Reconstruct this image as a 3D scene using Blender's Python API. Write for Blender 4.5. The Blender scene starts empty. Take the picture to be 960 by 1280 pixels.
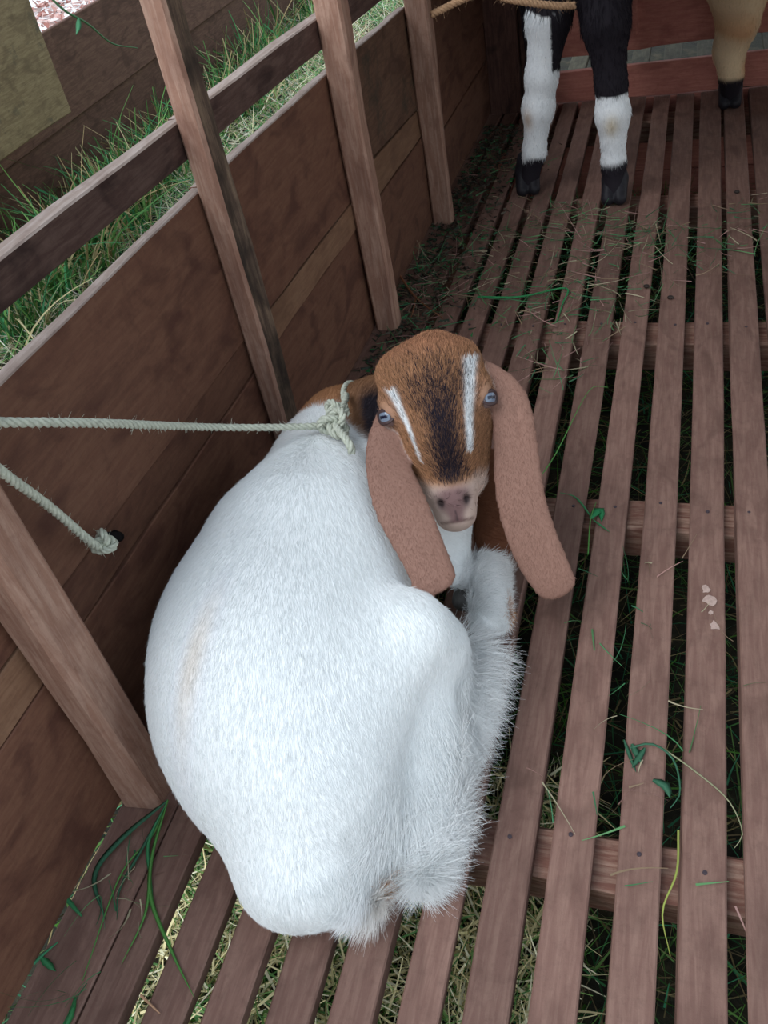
import bpy, math, random, time
import numpy as np
from mathutils import Vector, Matrix
import openvdb

T0 = time.time()
scene = bpy.context.scene
COL = scene.collection
RNG = np.random.default_rng(7)
random.seed(7)

# ------------------------------------------------------------------ camera
cam_d = bpy.data.cameras.new('camera')
cam = bpy.data.objects.new('camera', cam_d)
COL.objects.link(cam)
CX = Vector((0.95333, 0.25461, -0.16230))
CD = Vector((0.05530, -0.67566, -0.73514))     # image down
CF = Vector((-0.29683, 0.69186, -0.65820))     # view direction
m = Matrix.Identity(4)
for i in range(3):
    m[i][0] = CX[i]; m[i][1] = -CD[i]; m[i][2] = -CF[i]
m[0][3], m[1][3], m[2][3] = 0.0, 0.0, 1.25
cam.matrix_world = m
cam_d.sensor_fit = 'VERTICAL'
cam_d.sensor_height = 36.0
cam_d.lens = 36.0 * 1095.0 / 1280.0
cam_d.clip_start = 0.02
scene.camera = cam

# ------------------------------------------------------------------ world, light, exposure
world = bpy.data.worlds.new('world')
scene.world = world
world.use_nodes = True
wn = world.node_tree.nodes; wl = world.node_tree.links
bg = wn['Background']
tc = wn.new('ShaderNodeTexCoord'); sp = wn.new('ShaderNodeSeparateXYZ')
rp = wn.new('ShaderNodeValToRGB')
wl.new(tc.outputs['Generated'], sp.inputs[0]); wl.new(sp.outputs['Z'], rp.inputs[0])
rp.color_ramp.elements[0].position = 0.0; rp.color_ramp.elements[0].color = (0.80, 0.84, 0.86, 1)
rp.color_ramp.elements[1].position = 0.9; rp.color_ramp.elements[1].color = (0.62, 0.76, 0.92, 1)
wl.new(rp.outputs[0], bg.inputs[0])
bg.inputs[1].default_value = 1.15

sun_d = bpy.data.lights.new('daylight_sun', 'SUN')
sun = bpy.data.objects.new('daylight_sun', sun_d); COL.objects.link(sun)
sun_d.energy = 2.0; sun_d.angle = math.radians(40); sun_d.color = (0.97, 0.98, 1.0)
sun.rotation_euler = Vector((0.45, 0.62, -1.0)).to_track_quat('-Z', 'Y').to_euler()

scene.view_settings.view_transform = 'Standard'
scene.view_settings.look = 'None'
scene.view_settings.gamma = 1.0
scene.view_settings.use_curve_mapping = False
scene.view_settings.exposure = 0.09

# ------------------------------------------------------------------ helpers
def tag(o, label=None, cat=None, group=None, kind=None):
    if label: o['label'] = label
    if cat: o['category'] = cat
    if group: o['group'] = group
    if kind: o['kind'] = kind
    return o

def empty(name, loc=(0, 0, 0)):
    o = bpy.data.objects.new(name, None); COL.objects.link(o)
    o.location = loc; o.empty_display_size = 0.05
    return o

def link(name, me, mat=None, parent=None, loc=(0, 0, 0)):
    """one mesh object; its vertices are in local space, loc is its world place"""
    o = bpy.data.objects.new(name, me); COL.objects.link(o)
    if mat: me.materials.append(mat)
    o.location = loc
    if parent is not None:
        o.parent = parent
        pw = Vector((0, 0, 0)); p = parent
        while p is not None:
            pw += p.location; p = p.parent
        o.location = Vector(loc) - pw
    return o

def np_mesh(name, V, F, smooth=False, cols=None):
    V = np.asarray(V, dtype=np.float32); F = np.asarray(F, dtype=np.int32)
    me = bpy.data.meshes.new(name)
    me.vertices.add(len(V)); me.vertices.foreach_set('co', V.ravel())
    k = F.shape[1]
    me.loops.add(F.size); me.loops.foreach_set('vertex_index', F.ravel())
    me.polygons.add(len(F))
    me.polygons.foreach_set('loop_start', np.arange(0, F.size, k, dtype=np.int32))
    me.update(calc_edges=True)
    if smooth: me.polygons.foreach_set('use_smooth', np.ones(len(F), dtype=bool))
    if cols is not None:
        a = me.color_attributes.new('Col', 'FLOAT_COLOR', 'POINT')
        c = np.ones((len(V), 4), dtype=np.float32); c[:, :3] = cols
        a.data.foreach_set('color', c.ravel())
    me.validate()
    return me

def nrm(v):
    v = np.asarray(v, dtype=float)
    return v / (np.linalg.norm(v, axis=-1, keepdims=True) + 1e-12)

def srgb(r, g, b):
    return tuple((c / 255.0 / 12.92) if c / 255.0 <= 0.04045 else ((c / 255.0 + 0.055) / 1.055) ** 2.4 for c in (r, g, b))

# ------------------------------------------------------------------ materials
def wood_mat(name, base, dark, light, axis, mould=0.0, mould_col=(0.03, 0.035, 0.025), rough=0.72, blotch=0.5, spec=0.25, grain=1.0, bump=0.35):
    m = bpy.data.materials.new(name); m.use_nodes = True
    n = m.node_tree.nodes; l = m.node_tree.links
    b = n['Principled BSDF']
    tc = n.new('ShaderNodeTexCoord'); oi = n.new('ShaderNodeObjectInfo')
    sc = n.new('ShaderNodeVectorMath'); sc.operation = 'SCALE'
    comb = n.new('ShaderNodeCombineXYZ')
    for i in range(3): comb.inputs[i].default_value = (11.3, 7.7, 5.1)[i]
    l.new(comb.outputs[0], sc.inputs[0]); l.new(oi.outputs['Random'], sc.inputs['Scale'])
    add = n.new('ShaderNodeVectorMath'); add.operation = 'ADD'
    l.new(tc.outputs['Object'], add.inputs[0]); l.new(sc.outputs[0], add.inputs[1])
    mp = n.new('ShaderNodeMapping'); s = [1.0, 1.0, 1.0]; s[axis] = 0.09
    mp.inputs['Scale'].default_value = s
    l.new(add.outputs[0], mp.inputs[0])
    # fine grain along the board
    g = n.new('ShaderNodeTexNoise'); g.inputs['Scale'].default_value = 110; g.inputs['Detail'].default_value = 8; g.inputs['Roughness'].default_value = 0.65; g.inputs['Distortion'].default_value = 0.6
    l.new(mp.outputs[0], g.inputs['Vector'])
    mp2 = n.new('ShaderNodeMapping'); s = [1.0, 1.0, 1.0]; s[axis] = 0.45
    mp2.inputs['Scale'].default_value = s; l.new(add.outputs[0], mp2.inputs[0])
    g2 = n.new('ShaderNodeTexNoise'); g2.inputs['Scale'].default_value = 13; g2.inputs['Detail'].default_value = 5; g2.inputs['Distortion'].default_value = 1.4
    l.new(mp2.outputs[0], g2.inputs['Vector'])
    g3 = n.new('ShaderNodeTexNoise'); g3.inputs['Scale'].default_value = 55; g3.inputs['Detail'].default_value = 6; g3.inputs['Roughness'].default_value = 0.75
    l.new(add.outputs[0], g3.inputs['Vector'])
    def ramp(src, p0, p1, c0=(0, 0, 0), c1=(1, 1, 1)):
        r = n.new('ShaderNodeValToRGB'); r.color_ramp.elements[0].position = p0; r.color_ramp.elements[1].position = p1
        r.color_ramp.elements[0].color = (*c0, 1); r.color_ramp.elements[1].color = (*c1, 1)
        l.new(src, r.inputs[0]); return r.outputs[0]
    def mix(fac, a, c, t='MIX'):
        x = n.new('ShaderNodeMix'); x.data_type = 'RGBA'; x.blend_type = t
        if isinstance(fac, float): x.inputs[0].default_value = fac
        else: l.new(fac, x.inputs[0])
        for k, v in ((6, a), (7, c)):
            if isinstance(v, tuple): x.inputs[k].default_value = (*v, 1)
            else: l.new(v, x.inputs[k])
        return x.outputs[2]
    def mul(a, k):
        x = n.new('ShaderNodeMath'); x.operation = 'MULTIPLY'; l.new(a, x.inputs[0]); x.inputs[1].default_value = k; return x.outputs[0]
    c = mix(mul(ramp(g.outputs[0], 0.42, 0.62), grain), base, light)
    c = mix(mul(ramp(g2.outputs[0], 0.48, 0.68), blotch), c, dark)
    c = mix(mul(ramp(g3.outputs[0], 0.5, 0.75), 0.4), c, dark)
    # per-board tone
    hsv = n.new('ShaderNodeHueSaturation'); l.new(c, hsv.inputs['Color'])
    mr = n.new('ShaderNodeMapRange'); l.new(oi.outputs['Random'], mr.inputs[0]); mr.inputs[3].default_value = 0.82; mr.inputs[4].default_value = 1.14
    l.new(mr.outputs[0], hsv.inputs['Value']); c = hsv.outputs[0]
    if mould > 0:
        mo = n.new('ShaderNodeTexNoise'); mo.inputs['Scale'].default_value = 5.5; mo.inputs['Detail'].default_value = 9; mo.inputs['Roughness'].default_value = 0.72
        l.new(add.outputs[0], mo.inputs['Vector'])
        c = mix(mul(ramp(mo.outputs[0], 0.60 - 0.2 * mould, 0.66), 0.85), c, mould_col)
    l.new(c, b.inputs['Base Color'])
    b.inputs['Roughness'].default_value = rough
    b.inputs['Specular IOR Level'].default_value = spec
    bp = n.new('ShaderNodeBump'); bp.inputs['Strength'].default_value = bump; bp.inputs['Distance'].default_value = 0.003
    ad = n.new('ShaderNodeMath'); ad.operation = 'ADD'; l.new(g.outputs[0], ad.inputs[0]); l.new(g3.outputs[0], ad.inputs[1])
    l.new(ad.outputs[0], bp.inputs['Height']); l.new(bp.outputs[0], b.inputs['Normal'])
    return m

def vc_mat(name, rough=0.8, spec=0.2, noise=0.0, nscale=60, bump=0.0, sss=0.0, attr='Col'):
    m = bpy.data.materials.new(name); m.use_nodes = True
    n = m.node_tree.nodes; l = m.node_tree.links; b = n['Principled BSDF']
    at = n.new('ShaderNodeAttribute'); at.attribute_name = attr
    src = at.outputs['Color']
    if noise > 0 or bump > 0:
        tc = n.new('ShaderNodeTexCoord'); t = n.new('ShaderNodeTexNoise'); t.inputs['Scale'].default_value = nscale; t.inputs['Detail'].default_value = 5
        l.new(tc.outputs['Object'], t.inputs['Vector'])
        if noise > 0:
            h = n.new('ShaderNodeHueSaturation'); l.new(src, h.inputs['Color'])
            mr = n.new('ShaderNodeMapRange'); l.new(t.outputs[0], mr.inputs[0]); mr.inputs[1].default_value = 0.3; mr.inputs[2].default_value = 0.7
            mr.inputs[3].default_value = 1 - noise; mr.inputs[4].default_value = 1 + noise
            l.new(mr.outputs[0], h.inputs['Value']); src = h.outputs[0]
        if bump > 0:
            bp = n.new('ShaderNodeBump'); bp.inputs['Strength'].default_value = bump; bp.inputs['Distance'].default_value = 0.002
            l.new(t.outputs[0], bp.inputs['Height']); l.new(bp.outputs[0], b.inputs['Normal'])
    l.new(src, b.inputs['Base Color'])
    b.inputs['Roughness'].default_value = rough; b.inputs['Specular IOR Level'].default_value = spec
    if sss > 0:
        b.inputs['Subsurface Weight'].default_value = sss; b.inputs['Subsurface Scale'].default_value = 0.01
        b.inputs['Subsurface Radius'].default_value = (1, .4, .3)
    return m

def plain(name, col, rough=0.6, spec=0.3, noise=0.0, nscale=80, bump=0.0, metallic=0.0):
    m = bpy.data.materials.new(name); m.use_nodes = True
    n = m.node_tree.nodes; l = m.node_tree.links; b = n['Principled BSDF']
    tc = n.new('ShaderNodeTexCoord'); t = n.new('ShaderNodeTexNoise'); t.inputs['Scale'].default_value = nscale; t.inputs['Detail'].default_value = 5
    l.new(tc.outputs['Object'], t.inputs['Vector'])
    h = n.new('ShaderNodeHueSaturation'); h.inputs['Color'].default_value = (*col, 1)
    mr = n.new('ShaderNodeMapRange'); l.new(t.outputs[0], mr.inputs[0]); mr.inputs[1].default_value = 0.3; mr.inputs[2].default_value = 0.7
    mr.inputs[3].default_value = 1 - noise; mr.inputs[4].default_value = 1 + noise
    l.new(mr.outputs[0], h.inputs['Value']); l.new(h.outputs[0], b.inputs['Base Color'])
    if bump:
        bp = n.new('ShaderNodeBump'); bp.inputs['Strength'].default_value = bump; bp.inputs['Distance'].default_value = 0.003
        l.new(t.outputs[0], bp.inputs['Height']); l.new(bp.outputs[0], b.inputs['Normal'])
    b.inputs['Roughness'].default_value = rough; b.inputs['Specular IOR Level'].default_value = spec
    b.inputs['Metallic'].default_value = metallic
    return m

M = {}
M['slat'] = wood_mat('slat_wood', srgb(124, 94, 84), srgb(90, 66, 58), srgb(140, 110, 98), 1, blotch=0.5)
M['slat_far'] = M['slat']
M['beam'] = wood_mat('beam_wood', srgb(122, 84, 72), srgb(80, 56, 50), srgb(158, 128, 112), 0, blotch=0.6)
M['plank'] = wood_mat('plank_wood', srgb(116, 80, 64), srgb(76, 46, 40), srgb(132, 96, 76), 1, blotch=0.65, grain=0.6)
M['plank_pale'] = wood_mat('pale_plank_wood', srgb(134, 100, 78), srgb(98, 68, 54), srgb(148, 114, 90), 1, blotch=0.4)
M['plank_mould'] = wood_mat('mouldy_plank_wood', srgb(106, 78, 62), srgb(70, 46, 38), srgb(122, 92, 74), 1, mould=0.35, blotch=0.6)
M['post'] = wood_mat('post_wood', srgb(160, 122, 104), srgb(116, 80, 68), srgb(182, 148, 130), 2, blotch=0.5)
M['post_mould'] = wood_mat('mouldy_post_wood', srgb(150, 118, 102), srgb(100, 72, 62), srgb(168, 142, 126), 2, mould=0.25, blotch=0.6)
M['post_black'] = wood_mat('blackened_post_wood', srgb(104, 84, 72), srgb(52, 42, 38), srgb(140, 118, 98), 2, mould=.75, mould_col=srgb(40, 36, 32), blotch=.8)
M['rail'] = wood_mat('rail_wood', srgb(84, 62, 56), srgb(48, 32, 30), srgb(104, 82, 74), 1, blotch=0.8)
M['back'] = wood_mat('back_wall_wood', srgb(178, 112, 100), srgb(138, 80, 70), srgb(194, 130, 114), 0, blotch=0.5)
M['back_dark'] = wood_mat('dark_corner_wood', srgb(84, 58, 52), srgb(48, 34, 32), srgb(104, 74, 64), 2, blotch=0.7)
M['outer'] = wood_mat('outer_board_wood', srgb(104, 76, 66), srgb(72, 50, 44), srgb(122, 92, 78), 1, blotch=0.6)
M['outer_grey'] = wood_mat('weathered_board_wood', srgb(142, 124, 94), srgb(104, 88, 68), srgb(164, 146, 112), 1, mould=0.3, mould_col=srgb(88, 88, 78), blotch=0.6)
M['gloom'] = wood_mat('shaded_far_wood', srgb(84, 80, 66), srgb(44, 44, 36), srgb(98, 96, 80), 1, mould=.4)  # shade of the next pen put into a darker slat colour
M['edge'] = wood_mat('skylit_edge', srgb(158, 140, 130), srgb(122, 100, 92), srgb(178, 162, 154), 1, blotch=0.5)  # paler wood that paints sky light onto top faces
M['roof'] = plain('shade_roof_sheet', srgb(150, 150, 150), 0.6)

def chamfer_ring(q, c):
    """q: 4 corners (4,3) in order; returns 8 points with cut corners"""
    out = []
    for i in range(4):
        p, a, b = q[i], q[i - 1], q[(i + 1) % 4]
        out.append(p + nrm(a - p) * c); out.append(p + nrm(b - p) * c)
    return np.array(out)

def board(name, A, B, mat, parent=None, segs=6, jit=0.002, c=0.003, seed=0, edge=None):
    """board between two end cross sections A, B (4 corners each, same order)"""
    A = np.array(A, float); B = np.array(B, float)
    rg = np.random.default_rng(seed + 11)
    rings = []
    for k in range(segs + 1):
        t = k / segs
        q = A * (1 - t) + B * t
        r = chamfer_ring(q, c)
        off = rg.normal(0, jit, (4, 3)); off = np.repeat(off, 2, axis=0)
        rings.append(r + off)
    R = np.array(rings)
    org = A.mean(0) * 0.5 + B.mean(0) * 0.5
    V = (R - org).reshape(-1, 3)
    F = []
    for k in range(segs):
        for j in range(8):
            a = k * 8 + j; b = k * 8 + (j + 1) % 8
            F.append((a, b, b + 8, a + 8))
    me = bpy.data.meshes.new(name)
    faces = [tuple(f) for f in F] + [tuple(range(7, -1, -1)), tuple(segs * 8 + j for j in range(8))]
    me.from_pydata([tuple(v) for v in V], [], faces)
    me.update()
    import bmesh
    bm = bmesh.new(); bm.from_mesh(me); bmesh.ops.recalc_face_normals(bm, faces=bm.faces); 
    o_ = None
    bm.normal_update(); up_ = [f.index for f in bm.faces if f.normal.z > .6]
    bm.to_mesh(me); bm.free()
    o_ = link(name, me, mat, parent, tuple(org))
    if edge is not None:                       # sky light on the upper edge put in as a paler material
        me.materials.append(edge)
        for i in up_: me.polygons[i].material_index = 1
    return o_

def rect(x0, x1, z0, z1, y):
    return [(x0, y, z0), (x1, y, z0), (x1, y, z1), (x0, y, z1)]

# ------------------------------------------------------------------ floor of slats
floor_root = tag(empty('floor', (0, 1.7, 0)), 'slatted pen floor of narrow brown wooden boards with gaps', 'floor', kind='structure')
Y0, Y1 = 0.10, 3.80
#        near x (at y=.35)   far x (at y=3.2)  width near, far
SL = [(-0.779, -0.742, 0.098, 0.076), (-0.697, -0.668, 0.060, 0.056), (-0.607, -0.585, 0.058, 0.058), (-0.523, -0.508, 0.058, 0.058),
      (-0.434, -0.430, 0.060, 0.058), (-0.350, -0.352, 0.060, 0.060), (-0.262, -0.262, 0.055, 0.062), (-0.176, -0.169, 0.060, 0.068),
      (-0.093, -0.075, 0.061, 0.060), (0.003, 0.014, 0.060, 0.066), (0.089, 0.107, 0.061, 0.070), (0.176, 0.189, 0.064, 0.070),
      (0.262, 0.278, 0.062, 0.068), (0.348, 0.362, 0.060, 0.064), (0.434, 0.446, 0.062, 0.062), (0.520, 0.53, 0.06, 0.062),
      (0.606, 0.614, 0.06, 0.06), (0.692, 0.70, 0.06, 0.06), (0.778, 0.786, 0.06, 0.06), (0.864, 0.87, 0.06, 0.06), (0.95, 0.955, 0.06, 0.06)]
def slat_xw(k, y):
    xn, xf, wn_, wf = SL[k]
    t = (y - 0.35) / 2.85
    return xn + (xf - xn) * t, wn_ + (wf - wn_) * t
for k in range(len(SL)):
    th = 0.026 if k else 0.022
    xa, wa = slat_xw(k, Y0); xb, wb = slat_xw(k, Y1)
    board('slat', rect(xa - wa / 2, xa + wa / 2, -th, 0, Y0), rect(xb - wb / 2, xb + wb / 2, -th, 0, Y1), M['slat'], floor_root, segs=9, jit=0.0011, c=0.0025, seed=k)
for i, (yf, yt, zt, zb) in enumerate([(0.125, 0.19, -0.028, -0.10), (0.585, 0.668, -0.028, -0.105), (1.335, 1.425, -0.028, -0.11), (2.03, 2.135, -0.028, -0.11), (2.84, 2.93, -0.028, -0.11), (3.60, 3.69, -0.028, -0.11)]):
    A = [(-0.84, yf, zb), (-0.84, yt, zb), (-0.84, yt, zt), (-0.84, yf, zt)]
    B = [(1.02, yf, zb), (1.02, yt, zb), (1.02, yt, zt), (1.02, yf, zt)]
    board('floor_joist', A, B, M['beam'], floor_root, segs=9, jit=0.0035, c=0.006, seed=40 + i)
# a chalky white smear on one slat
sm_ = plain('white_smear', srgb(184, 160, 150), .9, .1, noise=.15, nscale=200)
smv = []; smf = []
rg = np.random.default_rng(77)
for (px_, py_, r_) in (((0.093), 1.105, .016), (.088, 1.130, .011), (.101, 1.045, .013), (.096, 1.075, .006)):
    n_ = 11; b_ = len(smv); smv.append((px_, py_, .0022))
    for i in range(n_):
        a_ = 2 * math.pi * i / n_; q_ = r_ * rg.uniform(.55, 1.15); smv.append((px_ + q_ * math.cos(a_) * .8, py_ + q_ * math.sin(a_), .0012))
    for i in range(n_): smf.append((b_, b_ + 1 + i, b_ + 1 + (i + 1) % n_))
smv = np.array(smv) + np.array((.006, .028, 0)); so_ = np.array((.093, 1.09, 0.0))
tag(link('white_smear', np_mesh('white_smear', smv - so_, smf, True), sm_, None, tuple(so_)), 'chalky white smear of spots on the slat right of the goat ear tip', 'stain')
# nail heads where the slats cross the joists
nail_m = plain('nail_iron', srgb(70, 60, 66), 0.5, 0.4, noise=0.3)
def disc_mesh(name, r, h, n=8):
    V = [(r * math.cos(2 * math.pi * i / n), r * math.sin(2 * math.pi * i / n), z) for z in (-0.002, h) for i in range(n)]
    F = [tuple(range(n, 2 * n))] + [(i, (i + 1) % n, n + (i + 1) % n, n + i) for i in range(n)]
    me = bpy.data.meshes.new(name); me.from_pydata(V, [], F); me.materials.append(nail_m); return me
nm = disc_mesh('nail', 0.0034, 0.0008)
for k in range(0, 14):
    for y in (0.625, 1.38, 2.08):
        x, w = slat_xw(k, y)
        o = bpy.data.objects.new('nail', nm); COL.objects.link(o); o.parent = floor_root
        o.location = Vector((x + RNG.normal(0, 0.006), y + RNG.normal(0, 0.01), 0.0012)) - floor_root.location

# ------------------------------------------------------------------ left wall
def wx(y): return -0.8402 + 0.02595 * y
wall = tag(empty('wall_left', (-0.84, 1.7, 0)), 'left pen wall of horizontal wooden planks nailed behind square posts', 'wall', kind='structure')
def wplank(y0, y1, zb0, zb1, zt0, zt1, mat, seed, dx=0.0, th=0.024):
    A = [(wx(y0) - dx, y0, zb0), (wx(y0) - dx, y0, zt0), (wx(y0) - dx - th, y0, zt0), (wx(y0) - dx - th, y0, zb0)]
    B = [(wx(y1) - dx, y1, zb1), (wx(y1) - dx, y1, zt1), (wx(y1) - dx - th, y1, zt1), (wx(y1) - dx - th, y1, zb1)]
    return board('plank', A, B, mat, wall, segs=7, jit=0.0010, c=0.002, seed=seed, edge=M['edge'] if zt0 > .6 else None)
g = 0.003
bays = [(-0.40, 0.598, [(0.004, .004, .320, .316, 'plank'), (.320 + g, .316 + g, .402, .397, 'plank_pale'), (.402 + g, .397 + g, .712, .708, 'plank')]),
        (0.602, 1.388, [(0.004, .004, .317, .312, 'plank'), (.317 + g, .312 + g, .398, .390, 'plank'), (.399 + g, .391 + g, .707, .700, 'plank')]),
        (1.392, 2.078, [(0.004, .004, .314, .298, 'plank'), (.314 + g, .298 + g, .385, .368, 'plank_pale'), (.386 + g, .369 + g, .700, .680, 'plank')]),
        (2.082, 2.748, [(0.004, .004, .298, .281, 'plank'), (.298 + g, .281 + g, .408, .362, 'plank_pale'), (.409 + g, .363 + g, .678, .648, 'plank_mould')]),
        (2.752, 3.78, [(0.004, .004, .205, .21, 'plank'), (.205 + g, .21 + g, .33, .345, 'plank'), (.33 + g, .345 + g, .640, .62, 'plank')])]
for bi, (ya, yb, rows) in enumerate(bays):
    for ri, (b0, b1, t0, t1, mt) in enumerate(rows):
        wplank(ya, yb, b0, b1, t0, t1, M[mt], 100 + bi * 10 + ri, dx=0.0025 * ((bi + ri) % 3))
def post(y0, y1, xin, w, mat, seed, ztop=1.9, jit=0.0022, c=0.006):
    xw = wx(y0)
    q = lambda z: [(xw + 0.001, y0, z), (xin, y0, z), (xin, y1, z), (xw + 0.001, y1, z)]
    return board('post', q(0.001), q(ztop), mat, wall, segs=10, jit=jit, c=c, seed=seed)
post(0.569, 0.640, -0.754, 0, M['post'], 201, c=0.012)
p1 = post(1.363, 1.424, -0.757, 0, M['post'], 202)
p1.data.materials.append(M['post_black'])           # its inner side is blackened by mould
for f_ in p1.data.polygons:
    if f_.normal.x > .8: f_.material_index = 1
post(2.050, 2.108, -0.722, 0, M['post'], 203)
post(2.722, 2.765, -0.700, 0, M['post'], 204)
def rt(y): return 0.834 - 0.029 * (y - 0.85)
def rb(y): return 0.773 - 0.033 * (y - 0.85)
for i, (ya, yb) in enumerate([(-0.4, 1.39), (1.392, 3.7)]):
    A = [(wx(ya), ya, rb(ya)), (wx(ya), ya, rt(ya)), (wx(ya) - .03, ya, rt(ya)), (wx(ya) - .03, ya, rb(ya))]
    B = [(wx(yb), yb, rb(yb)), (wx(yb), yb, rt(yb)), (wx(yb) - .03, yb, rt(yb)), (wx(yb) - .03, yb, rb(yb))]
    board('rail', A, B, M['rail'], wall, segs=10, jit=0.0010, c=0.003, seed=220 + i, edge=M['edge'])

# ------------------------------------------------------------------ back wall
YB = 3.80
bw = tag(empty('wall_back', (0, YB, 0)), 'reddish back wall of rough horizontal boards with an open gap near the floor', 'wall', kind='structure')
def bboard(name, x0, x1, zb0, zb1, zt0, zt1, mat, seed, y=YB, th=0.025, jit=0.0012, segs=8):
    A = [(x0, y, zb0), (x0, y + th, zb0), (x0, y + th, zt0), (x0, y, zt0)]
    B = [(x1, y, zb1), (x1, y + th, zb1), (x1, y + th, zt1), (x1, y, zt1)]
    return board(name, A, B, mat, bw, segs=segs, jit=jit, c=0.002, seed=seed)
bboard('plank', -0.74, 1.15, .002, .006, .115, .14, M['back'], 301)
bboard('plank', -0.74, 1.15, .165, .215, .44, .47, M['back'], 302, jit=0.004, segs=26)
bboard('plank', -0.74, 1.15, .445, .475, .70, .72, M['back'], 303, y=YB + 0.004)
bboard('plank', -0.74, 1.15, .705, .725, .95, .97, M['back'], 304)
def vboard(name, x0, x1, y0, y1, zb, zt, mat, seed, par, jit=0.002):
    q = lambda z: [(x0, y0, z), (x1, y0, z), (x1, y1, z), (x0, y1, z)]
    return board(name, q(zb), q(zt), mat, par, segs=7, jit=jit, c=0.003, seed=seed)
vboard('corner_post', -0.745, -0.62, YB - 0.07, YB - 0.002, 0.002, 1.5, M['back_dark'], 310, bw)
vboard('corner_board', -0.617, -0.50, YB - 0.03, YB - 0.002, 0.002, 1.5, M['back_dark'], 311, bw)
vboard('batten', -0.215, -0.175, YB - 0.022, YB - 0.001, 0.235, 1.0, M['back'], 312, bw)
vboard('batten', 0.62, 0.66, YB - 0.022, YB - 0.001, 0.235, 1.0, M['back'], 313, bw)
# the next pen's floor slats seen through the gap
nf = tag(empty('floor', (0.2, 4.4, 0)), 'slatted floor of the next pen beyond the back wall gap', 'floor', kind='structure')
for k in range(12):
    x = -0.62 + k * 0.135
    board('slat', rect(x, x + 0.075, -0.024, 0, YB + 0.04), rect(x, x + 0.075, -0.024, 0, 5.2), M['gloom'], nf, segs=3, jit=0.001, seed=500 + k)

for i, (ya, yb) in enumerate([(0.72, 1.2), (1.202, 2.4), (2.402, 3.8)]):  # unseen boards, added to keep light off the ground under the slats
    for j, (za, zb_) in enumerate([(-.445, -.30), (-.297, -.15), (-.147, -.003)]):
        A = [(wx(ya) - .004, ya, za), (wx(ya) - .004, ya, zb_), (wx(ya) - .026, ya, zb_), (wx(ya) - .026, ya, za)]
        B = [(wx(yb) - .004, yb, za), (wx(yb) - .004, yb, zb_), (wx(yb) - .026, yb, zb_), (wx(yb) - .026, yb, za)]
        board('shade_board', A, B, M['plank'], wall, segs=4, jit=0.001, c=0.002, seed=700 + i * 5 + j)
for j, (za, zb_) in enumerate([(-.445, -.30), (-.297, -.15), (-.147, -.003)]):  # more unseen light-blocking boards, added below the back wall
    bboard('shade_board', -0.83, 1.15, za, za, zb_, zb_, M['back'], 720 + j)

# ------------------------------------------------------------------ unseen roof, added so its shade darkens the far end
roof = tag(empty('shade_roof', (0.2, 3.5, 2.1)), 'unseen sheet roof added to shade the far part of the pen', 'roof', kind='structure')
A = [(-0.95, 0.9, 1.90), (4.0, 0.9, 1.90), (4.0, 0.9, 1.92), (-0.95, 0.9, 1.92)]
B = [(-0.95, 7.5, 1.90), (4.0, 7.5, 1.90), (4.0, 7.5, 1.92), (-0.95, 7.5, 1.92)]
board('shade_roof_sheet', A, B, M['roof'], roof, segs=4, jit=0)

# ------------------------------------------------------------------ ground
GZ = -0.45
def ground_mat():
    m = bpy.data.materials.new('soil_and_litter'); m.use_nodes = True
    n = m.node_tree.nodes; l = m.node_tree.links; b = n['Principled BSDF']
    tc = n.new('ShaderNodeTexCoord'); t = n.new('ShaderNodeTexNoise'); t.inputs['Scale'].default_value = 9; t.inputs['Detail'].default_value = 9; t.inputs['Roughness'].default_value = .7
    l.new(tc.outputs['Object'], t.inputs['Vector'])
    r = n.new('ShaderNodeValToRGB'); l.new(t.outputs[0], r.inputs[0])
    e = r.color_ramp.elements; e[0].position = .35; e[0].color = (*srgb(30, 26, 22), 1); e[1].position = .7; e[1].color = (*srgb(84, 76, 58), 1)
    x = r.color_ramp.elements.new(.5); x.color = (*srgb(44, 44, 32), 1)
    l.new(r.outputs[0], b.inputs['Base Color']); b.inputs['Roughness'].default_value = .95
    bp = n.new('ShaderNodeBump'); bp.inputs['Strength'].default_value = .7; bp.inputs['Distance'].default_value = .02
    l.new(t.outputs[0], bp.inputs['Height']); l.new(bp.outputs[0], b.inputs['Normal'])
    return m
gx = np.linspace(-12, 8, 60); gy = np.linspace(-4, 16, 60)
GX, GY = np.meshgrid(gx, gy, indexing='ij')
GZZ = 0.02 * np.sin(GX * 2.1) * np.cos(GY * 1.7)
V = np.stack([GX, GY, GZZ], -1).reshape(-1, 3)
idx = np.arange(3600).reshape(60, 60)
F = np.stack([idx[:-1, :-1], idx[1:, :-1], idx[1:, 1:], idx[:-1, 1:]], -1).reshape(-1, 4)
tag(link('ground', np_mesh('ground', V, F, True), ground_mat(), None, (0, 0, GZ)), 'bare soil ground with plant litter around and under the pen', 'ground', kind='structure')

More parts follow.
